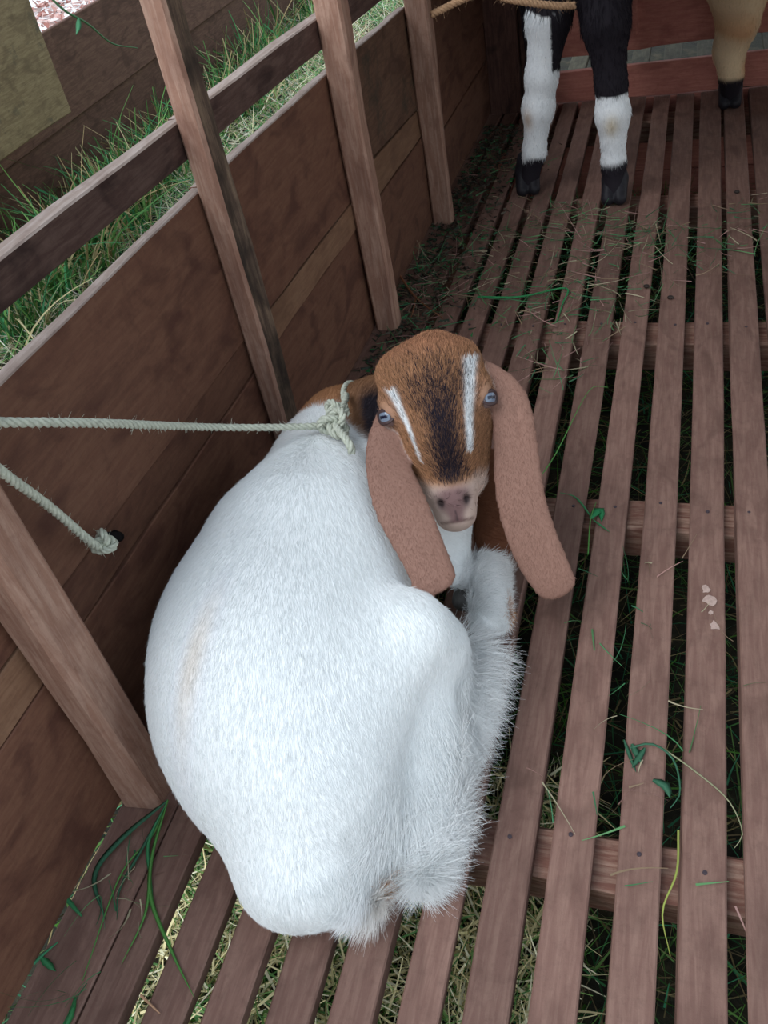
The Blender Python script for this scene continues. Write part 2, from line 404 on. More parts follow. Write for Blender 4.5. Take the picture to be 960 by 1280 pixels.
# blades: ribbons with a bend, all vectorised
def blades(name, P, D, L, Wd, cols, mat, label, cat, bend=0.5, up=0.0, parent=None, seg=3, seed=1, kink=0.0):
    rg = np.random.default_rng(seed); N = len(P)
    D = nrm(D)
    side = nrm(np.cross(D, rg.normal(0, 1, (N, 3))))
    cur = nrm(np.cross(D, side))
    T = np.linspace(0, 1, seg + 1)
    V = np.zeros((N, seg + 1, 2, 3))
    bb = (rg.normal(0, 1, N) * bend)[:, None]
    for i, t in enumerate(T):
        ctr = P + D * (L[:, None] * t) + cur * (bb * L[:, None] * t * t)
        ctr[:, 2] -= up * L * t * t
        w = Wd * (1.0 - 0.75 * t) + 0.0002
        V[:, i, 0] = ctr - side * w[:, None] / 2; V[:, i, 1] = ctr + side * w[:, None] / 2
    base = np.arange(N)[:, None] * (2 * (seg + 1))
    F = []
    for i in range(seg):
        a = base + 2 * i
        F.append(np.concatenate([a, a + 1, a + 3, a + 2], 1))
    F = np.concatenate(F, 0)
    C = np.repeat(cols, 2 * (seg + 1), axis=0)
    org = V.reshape(-1, 3).mean(0); org[2] = P[:, 2].min()
    o = link(name, np_mesh(name, V.reshape(-1, 3) - org, F, False, C), mat, parent, tuple(org))
    if label: tag(o, label, cat, kind='stuff')
    return o
M['blade'] = vc_mat('grass_blade', 0.6, 0.25)
def palette(rg, N, greens, straws, ps):
    pal = np.array([srgb(*c) for c in greens + straws]); ng = len(greens)
    pick = np.where(rg.random(N) < ps, ng + rg.integers(0, len(straws), N), rg.integers(0, ng, N))
    return pal[pick] * rg.uniform(.75, 1.25, (N, 1))
GREENS = [(70, 120, 60), (48, 104, 62), (96, 138, 70), (52, 120, 84), (78, 132, 50)]
STRAWS = [(196, 184, 140), (176, 156, 112), (214, 204, 170), (150, 128, 96)]
# litter and grass lying under the slats
rg = np.random.default_rng(3)
N = 22000
P = np.stack([rg.uniform(-1.15, 1.3, N), rg.uniform(-0.4, 4.6, N), GZ + rg.uniform(0, .05, N)], 1)
D = np.stack([rg.normal(0, 1, N), rg.normal(0, 1, N), np.abs(rg.normal(0, .45, N))], 1)
blades('grass_and_straw', P, D, rg.uniform(.05, .18, N), rg.uniform(.002, .005, N), palette(rg, N, GREENS, [(150, 136, 96), (120, 104, 74), (96, 84, 60)], .42), M['blade'],
       'tangled green grass and dry straw lying on the ground below the slats', 'grass', bend=.35, seed=5)
# pale lit yard beyond the shed, with fallen leaves
yd = plain('pale_concrete', srgb(236, 232, 230), .8, .2, noise=.05, nscale=3)
tag(link('ground', np_mesh('yard', [(-12, -2, 0), (-3.25, -2, 0), (-3.25, 16, 0), (-12, 16, 0)], [(0, 1, 2, 3)]), yd, None, (0, 0, GZ + .03)), 'pale bright concrete yard beyond the neighbouring shed', 'ground', kind='structure')
rg = np.random.default_rng(33); N = 5000
P = np.stack([rg.uniform(-7, -3.2, N), rg.uniform(3.0, 12, N), GZ + .035 + rg.uniform(0, .02, N)], 1)
blades('fallen_leaves', P, np.stack([rg.normal(0, 1, N), rg.normal(0, 1, N), rg.normal(0, .1, N)], 1), rg.uniform(.05, .14, N), rg.uniform(.03, .07, N),
       palette(rg, N, [(196, 150, 140), (214, 180, 172)], [(176, 120, 110), (226, 206, 200)], .5), M['blade'], 'pinkish brown fallen leaves scattered over the pale yard', 'fallen leaves', bend=.3, seed=34)
rg = np.random.default_rng(41); N = 9000  # straw with the outside light put into its pale colours
P = np.stack([rg.uniform(-0.95, -0.1, N), rg.uniform(0.05, 0.95, N), -.40 + rg.uniform(0, .06, N)], 1)
D = np.stack([rg.normal(0, 1, N), rg.normal(0, 1, N), rg.normal(0, .25, N)], 1)
blades('lit_straw', P, D, rg.uniform(.03, .11, N), rg.uniform(.003, .006, N), palette(rg, N, [(120, 160, 90), (96, 146, 84)], [(236, 226, 176), (222, 210, 160), (240, 236, 204)], .75), M['blade'],
       'straw on the ground under the lower left slats, coloured pale as if brightly lit', 'straw', bend=.4, seed=42)
# grass outside the wall
N = 42000
P = np.stack([rg.uniform(-3.1, -0.95, N), rg.uniform(0.8, 9.5, N), GZ + rg.uniform(0, .03, N)], 1)
D = np.stack([rg.normal(0, 1, N), rg.normal(0, 1, N), np.abs(rg.normal(0, .35, N)) + .05], 1)
blades('grass', P, D, rg.uniform(.05, .20, N), rg.uniform(.003, .008, N), palette(rg, N, [(110, 164, 90), (88, 156, 96), (146, 186, 112), (96, 168, 120), (158, 192, 126)], [(236, 230, 204), (220, 208, 172), (240, 236, 220), (190, 172, 140)], .52), M['blade'],
       'short bright green grass mixed with straw outside the left wall', 'grass', bend=.4, seed=6)

# ------------------------------------------------------------------ neighbouring pen beyond the grass
nb = tag(empty('wooden_shed_wall', (-3.15, 4.5, GZ)), 'dark brown board side of a neighbouring shed behind the grass strip', 'shed wall')
def oboard(name, x, y0, y1, z0a, z0b, z1a, z1b, mat, seed, par, th=0.03):
    A = [(x, y0, z0a), (x, y0, z1a), (x - th, y0, z1a), (x - th, y0, z0a)]
    B = [(x, y1, z0b), (x, y1, z1b), (x - th, y1, z1b), (x - th, y1, z0b)]
    return board(name, A, B, mat, par, segs=6, jit=0.003, c=0.004, seed=seed)
oboard('plank', -3.15, 2.2, 10, GZ, GZ, -.02, .02, M['outer'], 601, nb)
oboard('plank', -3.135, 2.2, 10, -.05, -.01, .37, .43, M['outer'], 602, nb)
gp = tag(empty('weathered_board', (-2.75, 3.0, 0.0)), 'thick grey-yellow weathered board with flaking mould at upper left', 'board')

def gboard(z0, z1, y1, seed, mat):
    return oboard('plank', -2.75, 2.0, y1, z0, z0 - .02, z1, z1 - .02, mat, seed, gp, th=0.05)
gboard(.17, .78, 3.78, 611, M['outer_grey'])
gboard(.785, 1.3, 3.76, 612, M['outer_grey'])

# ------------------------------------------------------------------ implicit-surface sculpting
class Sculpt:
    """signed distance field on a grid; pieces are blended with a smooth minimum, the result is ONE closed surface"""
    def __init__(s, lo, hi, h):
        s.h = h; s.lo = np.array(lo, float); s.n = np.ceil((np.array(hi) - s.lo) / h).astype(int) + 1
        s.f = np.full(s.n, 0.1, dtype=np.float32); s.prims = []
    def box(s, lo, hi):
        a = np.clip(np.floor((np.array(lo) - s.lo) / s.h).astype(int), 0, s.n - 1)
        b = np.clip(np.ceil((np.array(hi) - s.lo) / s.h).astype(int) + 1, 1, s.n)
        sl = tuple(slice(a[i], b[i]) for i in range(3))
        ax = [(s.lo[i] + s.h * np.arange(a[i], b[i])).astype(np.float32) for i in range(3)]
        return sl, np.stack(np.meshgrid(*ax, indexing='ij'), -1)
    def _put(s, fn, lo, hi, k, tagname, cut=False):
        mg = k + 3 * s.h
        sl, p = s.box(np.array(lo) - mg, np.array(hi) + mg)
        if min(p.shape[:3]) == 0: return
        d = fn(p).astype(np.float32); f = s.f[sl]
        if cut:
            d = -d; hh = np.maximum(k - np.abs(f - d), 0) / k; s.f[sl] = np.maximum(f, d) + hh * hh * k * .25
        else:
            hh = np.maximum(k - np.abs(f - d), 0) / k; s.f[sl] = np.minimum(f, d) - hh * hh * k * .25
            s.prims.append((tagname, fn))
    def cone(s, a, b, ra, rb, k=.02, t='body', flat=None, cut=False):
        a = np.array(a, float); b = np.array(b, float)
        def fn(p):
            ab = b - a; q = p - a
            if flat is not None:       # squash along a unit direction
                n_, r_ = flat
                n_ = np.array(n_)
                q = q + (q @ n_)[..., None] * n_ * (1 / r_ - 1)
                ab2 = ab + (ab @ n_) * n_ * (1 / r_ - 1)
            else: ab2 = ab
            tt = np.clip((q @ ab2) / (ab2 @ ab2 + 1e-9), 0, 1)
            d = np.linalg.norm(q - tt[..., None] * ab2, axis=-1) - (ra + (rb - ra) * tt)
            return d * (flat[1] if flat is not None else 1.0)
        r = max(ra, rb)
        s._put(fn, np.minimum(a, b) - r, np.maximum(a, b) + r, k, t, cut)
    def chain(s, pts, rad, k=.02, t='body', flat=None):
        for i in range(len(pts) - 1): s.cone(pts[i], pts[i + 1], rad[i], rad[i + 1], k, t, flat)
    def ell(s, c, r, R=None, k=.02, t='body', cut=False):
        c = np.array(c, float); r = np.array(r, float); R = np.eye(3) if R is None else np.array(R, float)   # rows of R = axes
        def fn(p):
            q = (p - c) @ R.T
            k0 = np.linalg.norm(q / r, axis=-1); k1 = np.linalg.norm(q / (r * r), axis=-1) + 1e-6
            return np.maximum(k0 * (k0 - 1) / k1, np.linalg.norm(p - c, axis=-1) - r.max())
        e = np.sqrt(((R.T * r) ** 2).sum(1))
        s._put(fn, c - e, c + e, k, t, cut)
    def floor_cut(s, z):
        k = int((z - s.lo[2]) / s.h)
        zz = s.lo[2] + s.h * np.arange(s.n[2])
        s.f = np.maximum(s.f, (z - zz)[None, None, :].astype(np.float32))
    def mesh(s):
        g = openvdb.FloatGrid(0.1); g.copyFromArray(s.f)
        pts, quads = g.convertToQuads(0.0)
        V = pts * s.h + s.lo
        F = np.array(quads)
        # keep the largest connected piece only
        a = V[F[:, 0]]; n_ = np.cross(V[F[:, 1]] - a, V[F[:, 2]] - a)
        c = V[F].mean(1); ctr = V.mean(0)
        if ((c - ctr) * n_).sum() < 0: F = F[:, ::-1]
        return V, F
    def weights(s, V, h=.012):
        """soft membership of every vertex in the tagged pieces"""
        names = sorted(set(t for t, _ in s.prims)); D = {}
        mul_ = {'ear': 3.0, 'foreleg': 1.6, 'head': 1.3}
        for t, fn in s.prims:
            d = fn(V.astype(np.float32)); d = np.where(d > 0, d * mul_.get(t, 1.0), d)
            D[t] = np.minimum(D[t], d) if t in D else d
        A = np.stack([D[n_] for n_ in names], 1); A = np.exp(-(A - A.min(1, keepdims=True)) / h)
        A /= A.sum(1, keepdims=True)
        return {n_: A[:, i] for i, n_ in enumerate(names)}
def smooth(V, F, it=2, lam=.5):
    n_ = len(V)
    i0 = np.concatenate([F[:, i] for i in range(4)]); i1 = np.concatenate([F[:, (i + 1) % 4] for i in range(4)])
    cnt = np.bincount(i0, minlength=n_) + np.bincount(i1, minlength=n_)
    for _ in range(it):
        S = np.stack([np.bincount(i0, V[i1, c], n_) + np.bincount(i1, V[i0, c], n_) for c in range(3)], 1)
        V = V + lam * (S / cnt[:, None] - V)
    return V

def fur(name, V, F, C, n, length, flow, lift, parent, mat, keep=None, seed=1, rad=.00045, pts=5, clump=.15, droop=0.0, col_jit=.10):
    """hair strands rooted on a surface. length(P,N)->(n,), flow(P,N)->(n,3); lift = share of the normal in the direction"""
    rg = np.random.default_rng(seed)
    T = np.concatenate([F[:, [0, 1, 2]], F[:, [0, 2, 3]]])
    A = V[T[:, 0]]; B = V[T[:, 1]]; Cc = V[T[:, 2]]
    nn = np.cross(B - A, Cc - A); area = np.linalg.norm(nn, axis=1)
    if keep is not None: area = area * keep((A + B + Cc) / 3)
    cum = np.cumsum(area); pick = np.searchsorted(cum, rg.random(n) * cum[-1]); pick = np.clip(pick, 0, len(T) - 1)
    u = rg.random(n); v = rg.random(n); fl = u + v > 1; u[fl] = 1 - u[fl]; v[fl] = 1 - v[fl]
    w = 1 - u - v
    P = A[pick] * w[:, None] + B[pick] * u[:, None] + Cc[pick] * v[:, None]
    Nn = nrm(nn[pick])
    col = C[T[pick, 0]] * w[:, None] + C[T[pick, 1]] * u[:, None] + C[T[pick, 2]] * v[:, None]
    L = length(P, Nn) * rg.uniform(.7, 1.25, n)
    fl = flow(P, Nn) + rg.normal(0, clump, (n, 3))
    fl = nrm(fl - (fl * Nn).sum(1, keepdims=True) * Nn)
    lf = lift(P, Nn)[:, None] if callable(lift) else lift
    d = nrm(fl + Nn * lf)
    t = np.linspace(0, 1, pts)
    Q = P[:, None, :] + d[:, None, :] * (L[:, None] * t[None])[..., None] + (fl - d)[:, None, :] * ((L[:, None] * t[None] ** 2) * .5)[..., None]
    curl = rg.normal(0, .10, (n, 3)); Q += curl[:, None, :] * (L[:, None] * t[None] ** 2)[..., None]
    if droop: Q[:, :, 2] -= droop * L[:, None] * t[None] ** 2
    Q[:, :, 2] = np.maximum(Q[:, :, 2], .0012 + .001 * rg.random((n, 1)))
    org = P.mean(0)
    hc = bpy.data.hair_curves.new(name); hc.add_curves([pts] * n)
    hc.attributes['position'].data.foreach_set('vector', (Q - org).astype(np.float32).ravel())
    ra = hc.attributes.get('radius') or hc.attributes.new('radius', 'FLOAT', 'POINT')
    ra.data.foreach_set('value', np.tile((rad * (1 - .85 * t)).astype(np.float32), n))
    ca = hc.attributes.new('Col', 'FLOAT_COLOR', 'CURVE')
    cc = np.ones((n, 4), np.float32); cc[:, :3] = np.clip(col * (1 + rg.normal(0, col_jit, (n, 1))), 0, .95); ca.data.foreach_set('color', cc.ravel())
    hc.materials.append(mat)
    o = bpy.data.objects.new(name, hc); COL.objects.link(o)
    o.parent = parent; o.location = Vector(org) - parent.location
    tag(o, kind='stuff')
    return o

M['coat'] = vc_mat('goat_skin', 0.75, 0.15, noise=.05, nscale=150)
M['hair'] = vc_mat('goat_hair', 0.8, 0.06)
WHITE = np.array(srgb(243, 246, 248)); RUST = np.array(srgb(160, 118, 88)); EAR = np.array(srgb(154, 118, 104)); BLACK = np.array(srgb(38, 34, 40))
CREAM = np.array(srgb(232, 214, 192)); TAN = np.array(srgb(196, 150, 112)); BROWN = np.array(srgb(128, 84, 62)); PINK = np.array(srgb(150, 116, 116))

# ------------------------------------------------------------------ the white goat with the brown head
# head frame: u to the picture's right ear, v down to the nose, w out of the face
cR = math.cos(math.radians(10)); sR = math.sin(math.radians(10))
DN0 = np.array(CD); RT0 = np.array(CX); OUT0 = -np.array(nrm(np.array((-0.4878, 1.54, 0)) - np.array((0, 0, 1.25))))
hv = nrm(DN0 * cR + RT0 * sR); hv = nrm(hv - OUT0 * (hv @ OUT0)); hu = nrm(np.cross(hv, OUT0) * -1)
if hu @ RT0 < 0: hu = -hu
hw = OUT0
HO = np.array((-0.339, 1.0885, 0.455))
HR = np.array([hu, hv, hw])
def H(u, v, w): return HO + hu * u + hv * v + hw * w

S = Sculpt((-0.86, 0.28, -0.01), (0.0, 1.42, 0.58), 0.0042)
def W3(*a): return np.array(a)
# trunk
S.ell((-.56, .85, .18), (.200, .27, .20), k=.05)
S.ell((-.548, .70, .18), (.175, .205, .19), k=.06)
S.ell((-.480, .585, .13), (.145, .115, .145), k=.05)
S.cone((-.57, .73, .20), (-.58, .93, .22), .150, .155, .06)
S.ell((-.55, 1.06, .17), (.135, .20, .18), k=.06)
S.cone((-.57, .98, .26), (-.60, 1.17, .27), .125, .075, .06)
# rump end and tail root
S.ell((-.455, .484, .095), (.088, .085, .088), k=.05)
S.ell((-.605, .80, .19), (.160, .16, .15), k=.05)
S.cone((-.455, .57, .12), (-.415, .495, .080), .085, .052, .05)
S.cone((-.43, .49, .07), (-.368, .500, .045), .045, .022, .03, t='tail')
# near hind leg: thigh, shank, hock, cannon folded forward along the belly
S.cone((-.475, .62, .16), (-.345, .80, .235), .14, .058, .06, t='leg')
S.cone((-.345, .80, .235), (-.315, .82, .19), .055, .045, .04, t='leg')
S.cone((-.335, .82, .18), (-.325, .64, .08), .050, .045, .04, t='leg')
S.cone((-.40, .61, .09), (-.330, .605, .05), .08, .042, .05, t='leg')
S.cone((-.38, .60, .07), (-.322, .560, .042), .060, .034, .04, t='leg')
S.cone((-.34, .72, .10), (-.325, .62, .06), .060, .045, .05, t='leg')
S.cone((-.318, .62, .045), (-.296, .89, .06), .034, .034, .03, t='leg')
# folded forelegs and chest
S.ell((-.455, 1.08, .14), (.085, .13, .13), k=.05, t='chest')
S.cone((-0.3516, 1.1036, 0.17), (-0.339, 1.0525, 0.11), .034, .026, .02, t='chest')
S.cone((-0.3077, 1.2632, 0.17), (-0.2776, 1.1153, 0.1), .042, .036, .012, t='foreleg')
S.cone((-0.2838, 1.0739, 0.1), (-0.2703, 0.9815, 0.07), .030, .030, .015, t='shin')
# neck from the withers round to the back of the skull
nk = [np.array((-.60, 1.16, .25)), np.array((-.575, 1.235, .285)), np.array((-.50, 1.245, .315)), H(-.01, -.005, -.13)]
S.chain(nk[:2], [.085, .078], .05, t='body'); S.chain(nk[1:], [.070, .064, .070], .03, t='neck')
S.cone(np.array((-.46, 1.20, .27)), H(0, .05, -.16), .085, .055, .04, t='neck')
S.cone((-.42, 1.12, .20), (-.46, 1.22, .30), .085, .07, .04, t='chest')
# head
S.ell(H(0, -.035, -.075), (.083, .082, .078), HR, k=.03, t='head')
S.ell(H(-.045, -.062, -.060), (.044, .036, .050), HR, k=.02, t='head')
S.ell(H(.010, -.088, -.054), (.036, .030, .040), HR, k=.010, t='head')
S.ell(H(.045, -.066, -.066), (.036, .033, .045), HR, k=.02, t='head')
S.cone(H(0, -.03, -.052), H(.0, .05, -.040), .062, .056, .03, t='head')
S.cone(H(0, .05, -.038), H(.0, .130, -.050), .053, .038, .03, t='head')
S.cone(H(0, .138, -.050), H(.0, .170, -.064), .038, .037, .02, t='muzzle')
S.ell(H(0, .190, -.084), (.031, .021, .028), HR, k=.015, t='muzzle')
S.cone(H(-.045, .03, -.10), H(-.028, .12, -.095), .045, .035, .03, t='head')
S.cone(H(.045, .03, -.10), H(.028, .12, -.095), .045, .035, .03, t='head')
for sg in (-1, 1):
    S.ell(H(sg * .070, -.012, -.042), (.022, .030, .026), HR, k=.018, t='head')      # brow
    S.ell(H(sg * .080, .004, -.040), (.017, .014, .014), HR, k=.006, t='head', cut=True)
    S.ell(H(sg * .021, .157, -.026), (.005, .009, .010), np.array([nrm(hu + sg * hv * -.7), nrm(hv + sg * hu * .7), hw]), k=.004, cut=True)
S.ell(H(0, .190, -.052), (.020, .0018, .008), HR, k=.004, cut=True)
# ears: long flat lobes hanging down
def ear(pts, wid, thick, side0, side1, t='ear'):
    pts = np.array(pts); m_ = 16
    tt = np.linspace(0, 1, m_); kk = np.linspace(0, 1, len(pts))
    def ip(x): 
        # smooth interpolation of the control points
        out = np.stack([np.interp(tt, kk, x[:, c]) for c in range(x.shape[1])], 1)
        for _ in range(2): out[1:-1] = (out[:-2] + 2 * out[1:-1] + out[2:]) / 4
        return out
    C_ = ip(pts); Wd = ip(np.array(wid)[:, None])[:, 0]
    for i in range(m_ - 1):
        ax = nrm(C_[i + 1] - C_[i]); sd = np.array(side0) * (1 - tt[i]) + np.array(side1) * tt[i]
        sd = nrm(sd - ax * (sd @ ax)); nn_ = np.cross(ax, sd)
        S.ell((C_[i] + C_[i + 1]) / 2, (Wd[i], np.linalg.norm(C_[i + 1] - C_[i]) * 1.15, thick), np.array([sd, ax, nn_]), k=.010, t=t)
ear([H(.070, -.050, -.07), (-0.2359, 1.1804, 0.415), (-0.2275, 1.1217, 0.345), (-0.2157, 1.0643, 0.27), (-0.1846, 1.0293, 0.19), (-0.1514, 1.0119, 0.13)],
    [.022, .032, .039, .042, .042, .033], .0085, RT0, nrm(RT0 + .35 * np.array((0, 0, 1))))
ear([H(-.074, -.005, -.075), (-0.4332, 1.0605, 0.385), (-0.3903, 0.9698, 0.355), (-0.3468, 0.9158, 0.315), (-0.314, 0.8736, 0.27)],
    [.024, .034, .045, .037, .033], .0085, RT0, nrm(RT0 - .1 * DN0))
for k_ in range(9):                      # crease down the front of the right ear, following its own surface
    t_ = k_ / 8; p_ = np.array((-0.231, 1.168, 0.4)) * (1 - t_) + np.array((-0.2151, 1.1139, 0.335)) * t_
    q_ = [p_ + OUT0 * e_ for e_ in np.arange(.05, -.03, -.001)]
    ii = [tuple(((x_ - S.lo) / S.h).round().astype(int)) for x_ in q_]
    hit = next((x_ for x_, i_ in zip(q_, ii) if S.f[i_] < .0005), None)
    if hit is not None: S.ell(hit + OUT0 * .0015, (.0032, .0075, .0035), HR, k=.003, cut=True)
S.floor_cut(0.001)
GV, GF = S.mesh(); GV = smooth(GV, GF, 2)
GWt = S.weights(GV)
print('goat verts', len(GV), 'range', GV.min(0).round(3), GV.max(0).round(3), round(time.time() - T0, 1))

def noise3(P, s, seed=0):
    r = np.random.default_rng(seed); out = 0
    for i in range(5):
        k_ = nrm(r.normal(0, 1, 3)) * s * r.uniform(.6, 1.8); out = out + np.sin(P @ k_ + r.uniform(0, 6))
    return out / 5
def sstep(a, b, x):
    t = np.clip((x - a) / (b - a), 0, 1); return t * t * (3 - 2 * t)
def mixc(c, col, m): return c * (1 - m[:, None]) + np.asarray(col)[None] * m[:, None]
def goat_colour(V):
    wt = S.weights(V, .008)
    q = (V - HO) @ HR.T; u, v, w = q[:, 0], q[:, 1], q[:, 2]
    c = np.tile(WHITE, (len(V), 1))
    nz = noise3(V, 60, 1)
    # faint tan line on the spine and cream tints on the rump
    sp_ = np.array((-0.5946, 0.6285, 0.36)); c = mixc(c, CREAM, .42 * np.exp(-(((V[:, 0] - sp_[0]) / .018) ** 2 + ((V[:, 1] - sp_[1]) / .09) ** 2)) )
    c = mixc(c, CREAM, .35 * wt['tail'])
    # neck
    c = mixc(c, np.array(srgb(176, 128, 92)), sstep(1.195, 1.215, V[:, 1] + .012 * nz) * (V[:, 2] > .15))
    nb_ = sstep(.30, .6, wt['neck'] + .05 * nz)
    c = mixc(c, RUST * .75, nb_)
    blk = np.exp(-(np.abs(q[:, 0] + .112) / .026) ** 3) * (w < -.03) * sstep(-.07, -.03, v + .01 * nz) * sstep(.16, .11, v)
    c = mixc(c, BLACK, np.clip(blk * 1.3, 0, 1) * nb_)
    c = mixc(c, BROWN * .95, sstep(.35, .6, wt['foreleg'] + .06 * nz))
    # head
    hd = sstep(.35, .65, wt['head'] + wt['muzzle'])
    hc_ = np.tile(RUST, (len(V), 1))
    hc_ = mixc(hc_, RUST * np.array([1.1, 1.05, 1.1]), sstep(-.06, -.1, v))
    stripe = np.exp(-(np.abs(u - .004) / (.016 + .012 * sstep(.06, -.02, v))) ** 2.5) * sstep(-.045, .045, v + .012 * nz) * sstep(.140, .120, v) * .65
    hc_ = mixc(hc_, BLACK * 1.2, stripe)
    for sg, v0, v1 in ((-1, -.035, .088), (1, -.062, .085)):
        t_ = np.clip((v - v0) / (v1 - v0), 0, 1)
        uc = sg * (.068 - .030 * t_ ** .8) if sg < 0 else (.066 - .030 * t_ ** .8)
        m_ = np.exp(-(np.abs(u - uc) / ((.0125 if sg > 0 else .0085) - .0075 * t_ ** .7)) ** 3) * (v > v0) * (v < v1) * (w > -.09)
        hc_ = mixc(hc_, WHITE * .93, np.clip(m_ * 1.1, 0, 1))
        hc_ = mixc(hc_, np.array(srgb(188, 150, 130)), .7 * np.exp(-(((u - sg * .083) / .018) ** 2 + ((v - .005) / .022) ** 2)))
    mz = sstep(.124, .147, v + .25 * np.abs(u) - .01 * nz)
    hc_ = mixc(hc_, np.array(srgb(206, 184, 172)), mz * .9)
    nose = np.exp(-(np.abs(u) / (.030 - .016 * sstep(.155, .185, v))) ** 4) * sstep(.126, .142, v) * sstep(.197, .188, v) * (w > -.072)
    hc_ = mixc(hc_, np.array(srgb(122, 94, 94)), nose * .95)
    for sg in (-1, 1):
        hc_ = mixc(hc_, BLACK, np.clip(1.3 * np.exp(-(((u - sg * .021) / .006) ** 2 + ((v - .157) / .009) ** 2)), 0, 1) * .8)
    hc_ = mixc(hc_, np.array(srgb(96, 66, 66)), np.exp(-((v - .191) / .0025) ** 2) * (np.abs(u) < .028) * (w > -.075) * .7)
    hc_ = mixc(hc_, BLACK, np.exp(-(u / .0015) ** 2) * (v > .172) * (v < .191) * .6)
    hc_ = mixc(hc_, BROWN * .8, sstep(-.075, -.12, w) * (1 - mz) * .7)
    c = c * (1 - hd[:, None]) + hc_ * hd[:, None]
    er = sstep(.4, .6, wt['ear'])
    ec = mixc(np.tile(EAR, (len(V), 1)), EAR * .82, np.clip(.5 + .5 * noise3(V, 25, 4), 0, 1) * .6)
    c = c * (1 - er[:, None]) + ec * er[:, None]
    return np.clip(c, 0, .92), wt
GC, GWt = goat_colour(GV)
goat = tag(empty('goat', (-.50, .85, 0)), 'white goat with brown head and long drooping ears lying curled on the slats', 'goat')
body = link('body', np_mesh('goat_body', GV - np.array((-.5, .85, 0)), GF, True, GC), M['coat'], goat, (-.5, .85, 0))

FC = np.array((-.58, 1.12, .35))
def g_flow(P, N):
    d = P - FC; d[:, 2] *= .3; d = nrm(d); d[:, 2] -= .45
    q = (P - HO) @ HR.T
    inh = (sstep(.16, .12, np.linalg.norm(P - H(0, .02, -.06), axis=1)))[:, None]
    hd = hv[None] * -1.0 * sstep(.03, -.02, q[:, 1])[:, None] + hv[None] * 1.0 * sstep(-.02, .03, q[:, 1])[:, None]
    hd = -hv[None] + hu[None] * (q[:, 0:1] * 6)
    tr_ = (sstep(-.44, -.38, P[:, 0]) * sstep(.68, .60, P[:, 1]))[:, None]; d = d * (1 - tr_) + np.array((.75, -.65, -.15)) * tr_
    ls_ = sstep(.08, .05, np.linalg.norm(P - np.array((-0.2691, 1.026, 0.09)), axis=1))[:, None]; d = d * (1 - ls_) + np.array((.9, -.35, .05)) * ls_
    return d * (1 - inh) + hd * inh
def g_len(P, N):
    L = np.full(len(P), .012)
    fr = sstep(-.385, -.33, P[:, 0]) * sstep(.20, .12, P[:, 2]) * sstep(.95, .86, P[:, 1])
    L = L + .060 * fr
    tl = np.exp(-(((P[:, 0] + .41) / .06) ** 2 + ((P[:, 1] - .47) / .04) ** 2)) * (P[:, 2] < .16); L = L + .012 * tl
    L = L + .020 * sstep(.075, .05, np.linalg.norm(P - np.array((-0.2691, 1.026, 0.09)), axis=1))
    hl = sstep(.15, .12, np.linalg.norm(P - H(0, .02, -.06), axis=1)); L = L * (1 - hl) + .009 * hl
    q = (P - HO) @ HR.T
    L = np.where((q[:, 1] > .128) & (hl > .5), .0015, L)
    return L
wq = {}
def keep_of(names, inv=False):
    def k(Pc):
        w_ = S.weights(Pc, .006); s_ = sum(w_[n_] for n_ in names)
        return (1 - s_) ** 2 if inv else s_ ** 2
    return k
fur('body_fur', GV, GF, GC, 260000, g_len, g_flow, .13, goat, M['hair'], keep=lambda Pc: (keep_of(['ear', 'head', 'muzzle'], True)(Pc)) * (Pc[:, 2] > .004) * (1 + 3.0 * ((Pc[:, 0] > -.38) & (Pc[:, 2] < .2) & (Pc[:, 1] < .95))), seed=21, rad=.00040, col_jit=.02, clump=.12)
fur('head_fur', GV, GF, GC, 34000, g_len, g_flow, .35, goat, M['hair'], keep=lambda Pc: keep_of(['head'])(Pc) * (np.min([np.linalg.norm(Pc - H(sg_ * .084, .002, -.03), axis=1) for sg_ in (-1, 1)], axis=0) > .021), seed=22, rad=.00038, col_jit=.33)
fur('dark_forehead_hair', GV, GF, np.tile(np.array(srgb(46, 42, 52)), (len(GV), 1)), 4200, lambda P, N: np.full(len(P), .011), g_flow, .35, goat, M['hair'], keep=lambda Pc: keep_of(['head'])(Pc) * (lambda q: np.exp(-(np.abs(q[:, 0] - .003) / (.018 + .020 * sstep(.04, -.04, q[:, 1]))) ** 2) * sstep(-.11, .06, q[:, 1]) ** 1.3 * sstep(.135, .115, q[:, 1]) * (q[:, 2] > -.05))((Pc - HO) @ HR.T), seed=27, rad=.0004)
fur('ear_fur', GV, GF, GC, 26000, lambda P, N: np.full(len(P), .004), lambda P, N: np.tile((0.05, -.1, -1.0), (len(P), 1)), .2, goat, M['hair'], keep=keep_of(['ear']), seed=23, rad=.0003, col_jit=.08)
fur('foreleg_fluff', GV, GF, GC, 9000, lambda P, N: np.full(len(P), .026), lambda P, N: np.tile((.8, -.1, .15), (len(P), 1)), .45, goat, M['hair'], keep=lambda Pc: (np.linalg.norm(Pc - np.array((-0.277, 1.0386, 0.09)), axis=1) < .062).astype(float), seed=28, rad=.0005, clump=.35)
fur('leg_fringe', GV, GF, GC, 9000, lambda P, N: np.full(len(P), .070), lambda P, N: np.tile((1.0, -.12, -.05), (len(P), 1)), .35, goat, M['hair'], keep=lambda Pc: ((Pc[:, 0] > -.34) & (Pc[:, 2] < .10) & (Pc[:, 1] < .93) & (Pc[:, 1] > .50)).astype(float), seed=29, rad=.0005, clump=.28)
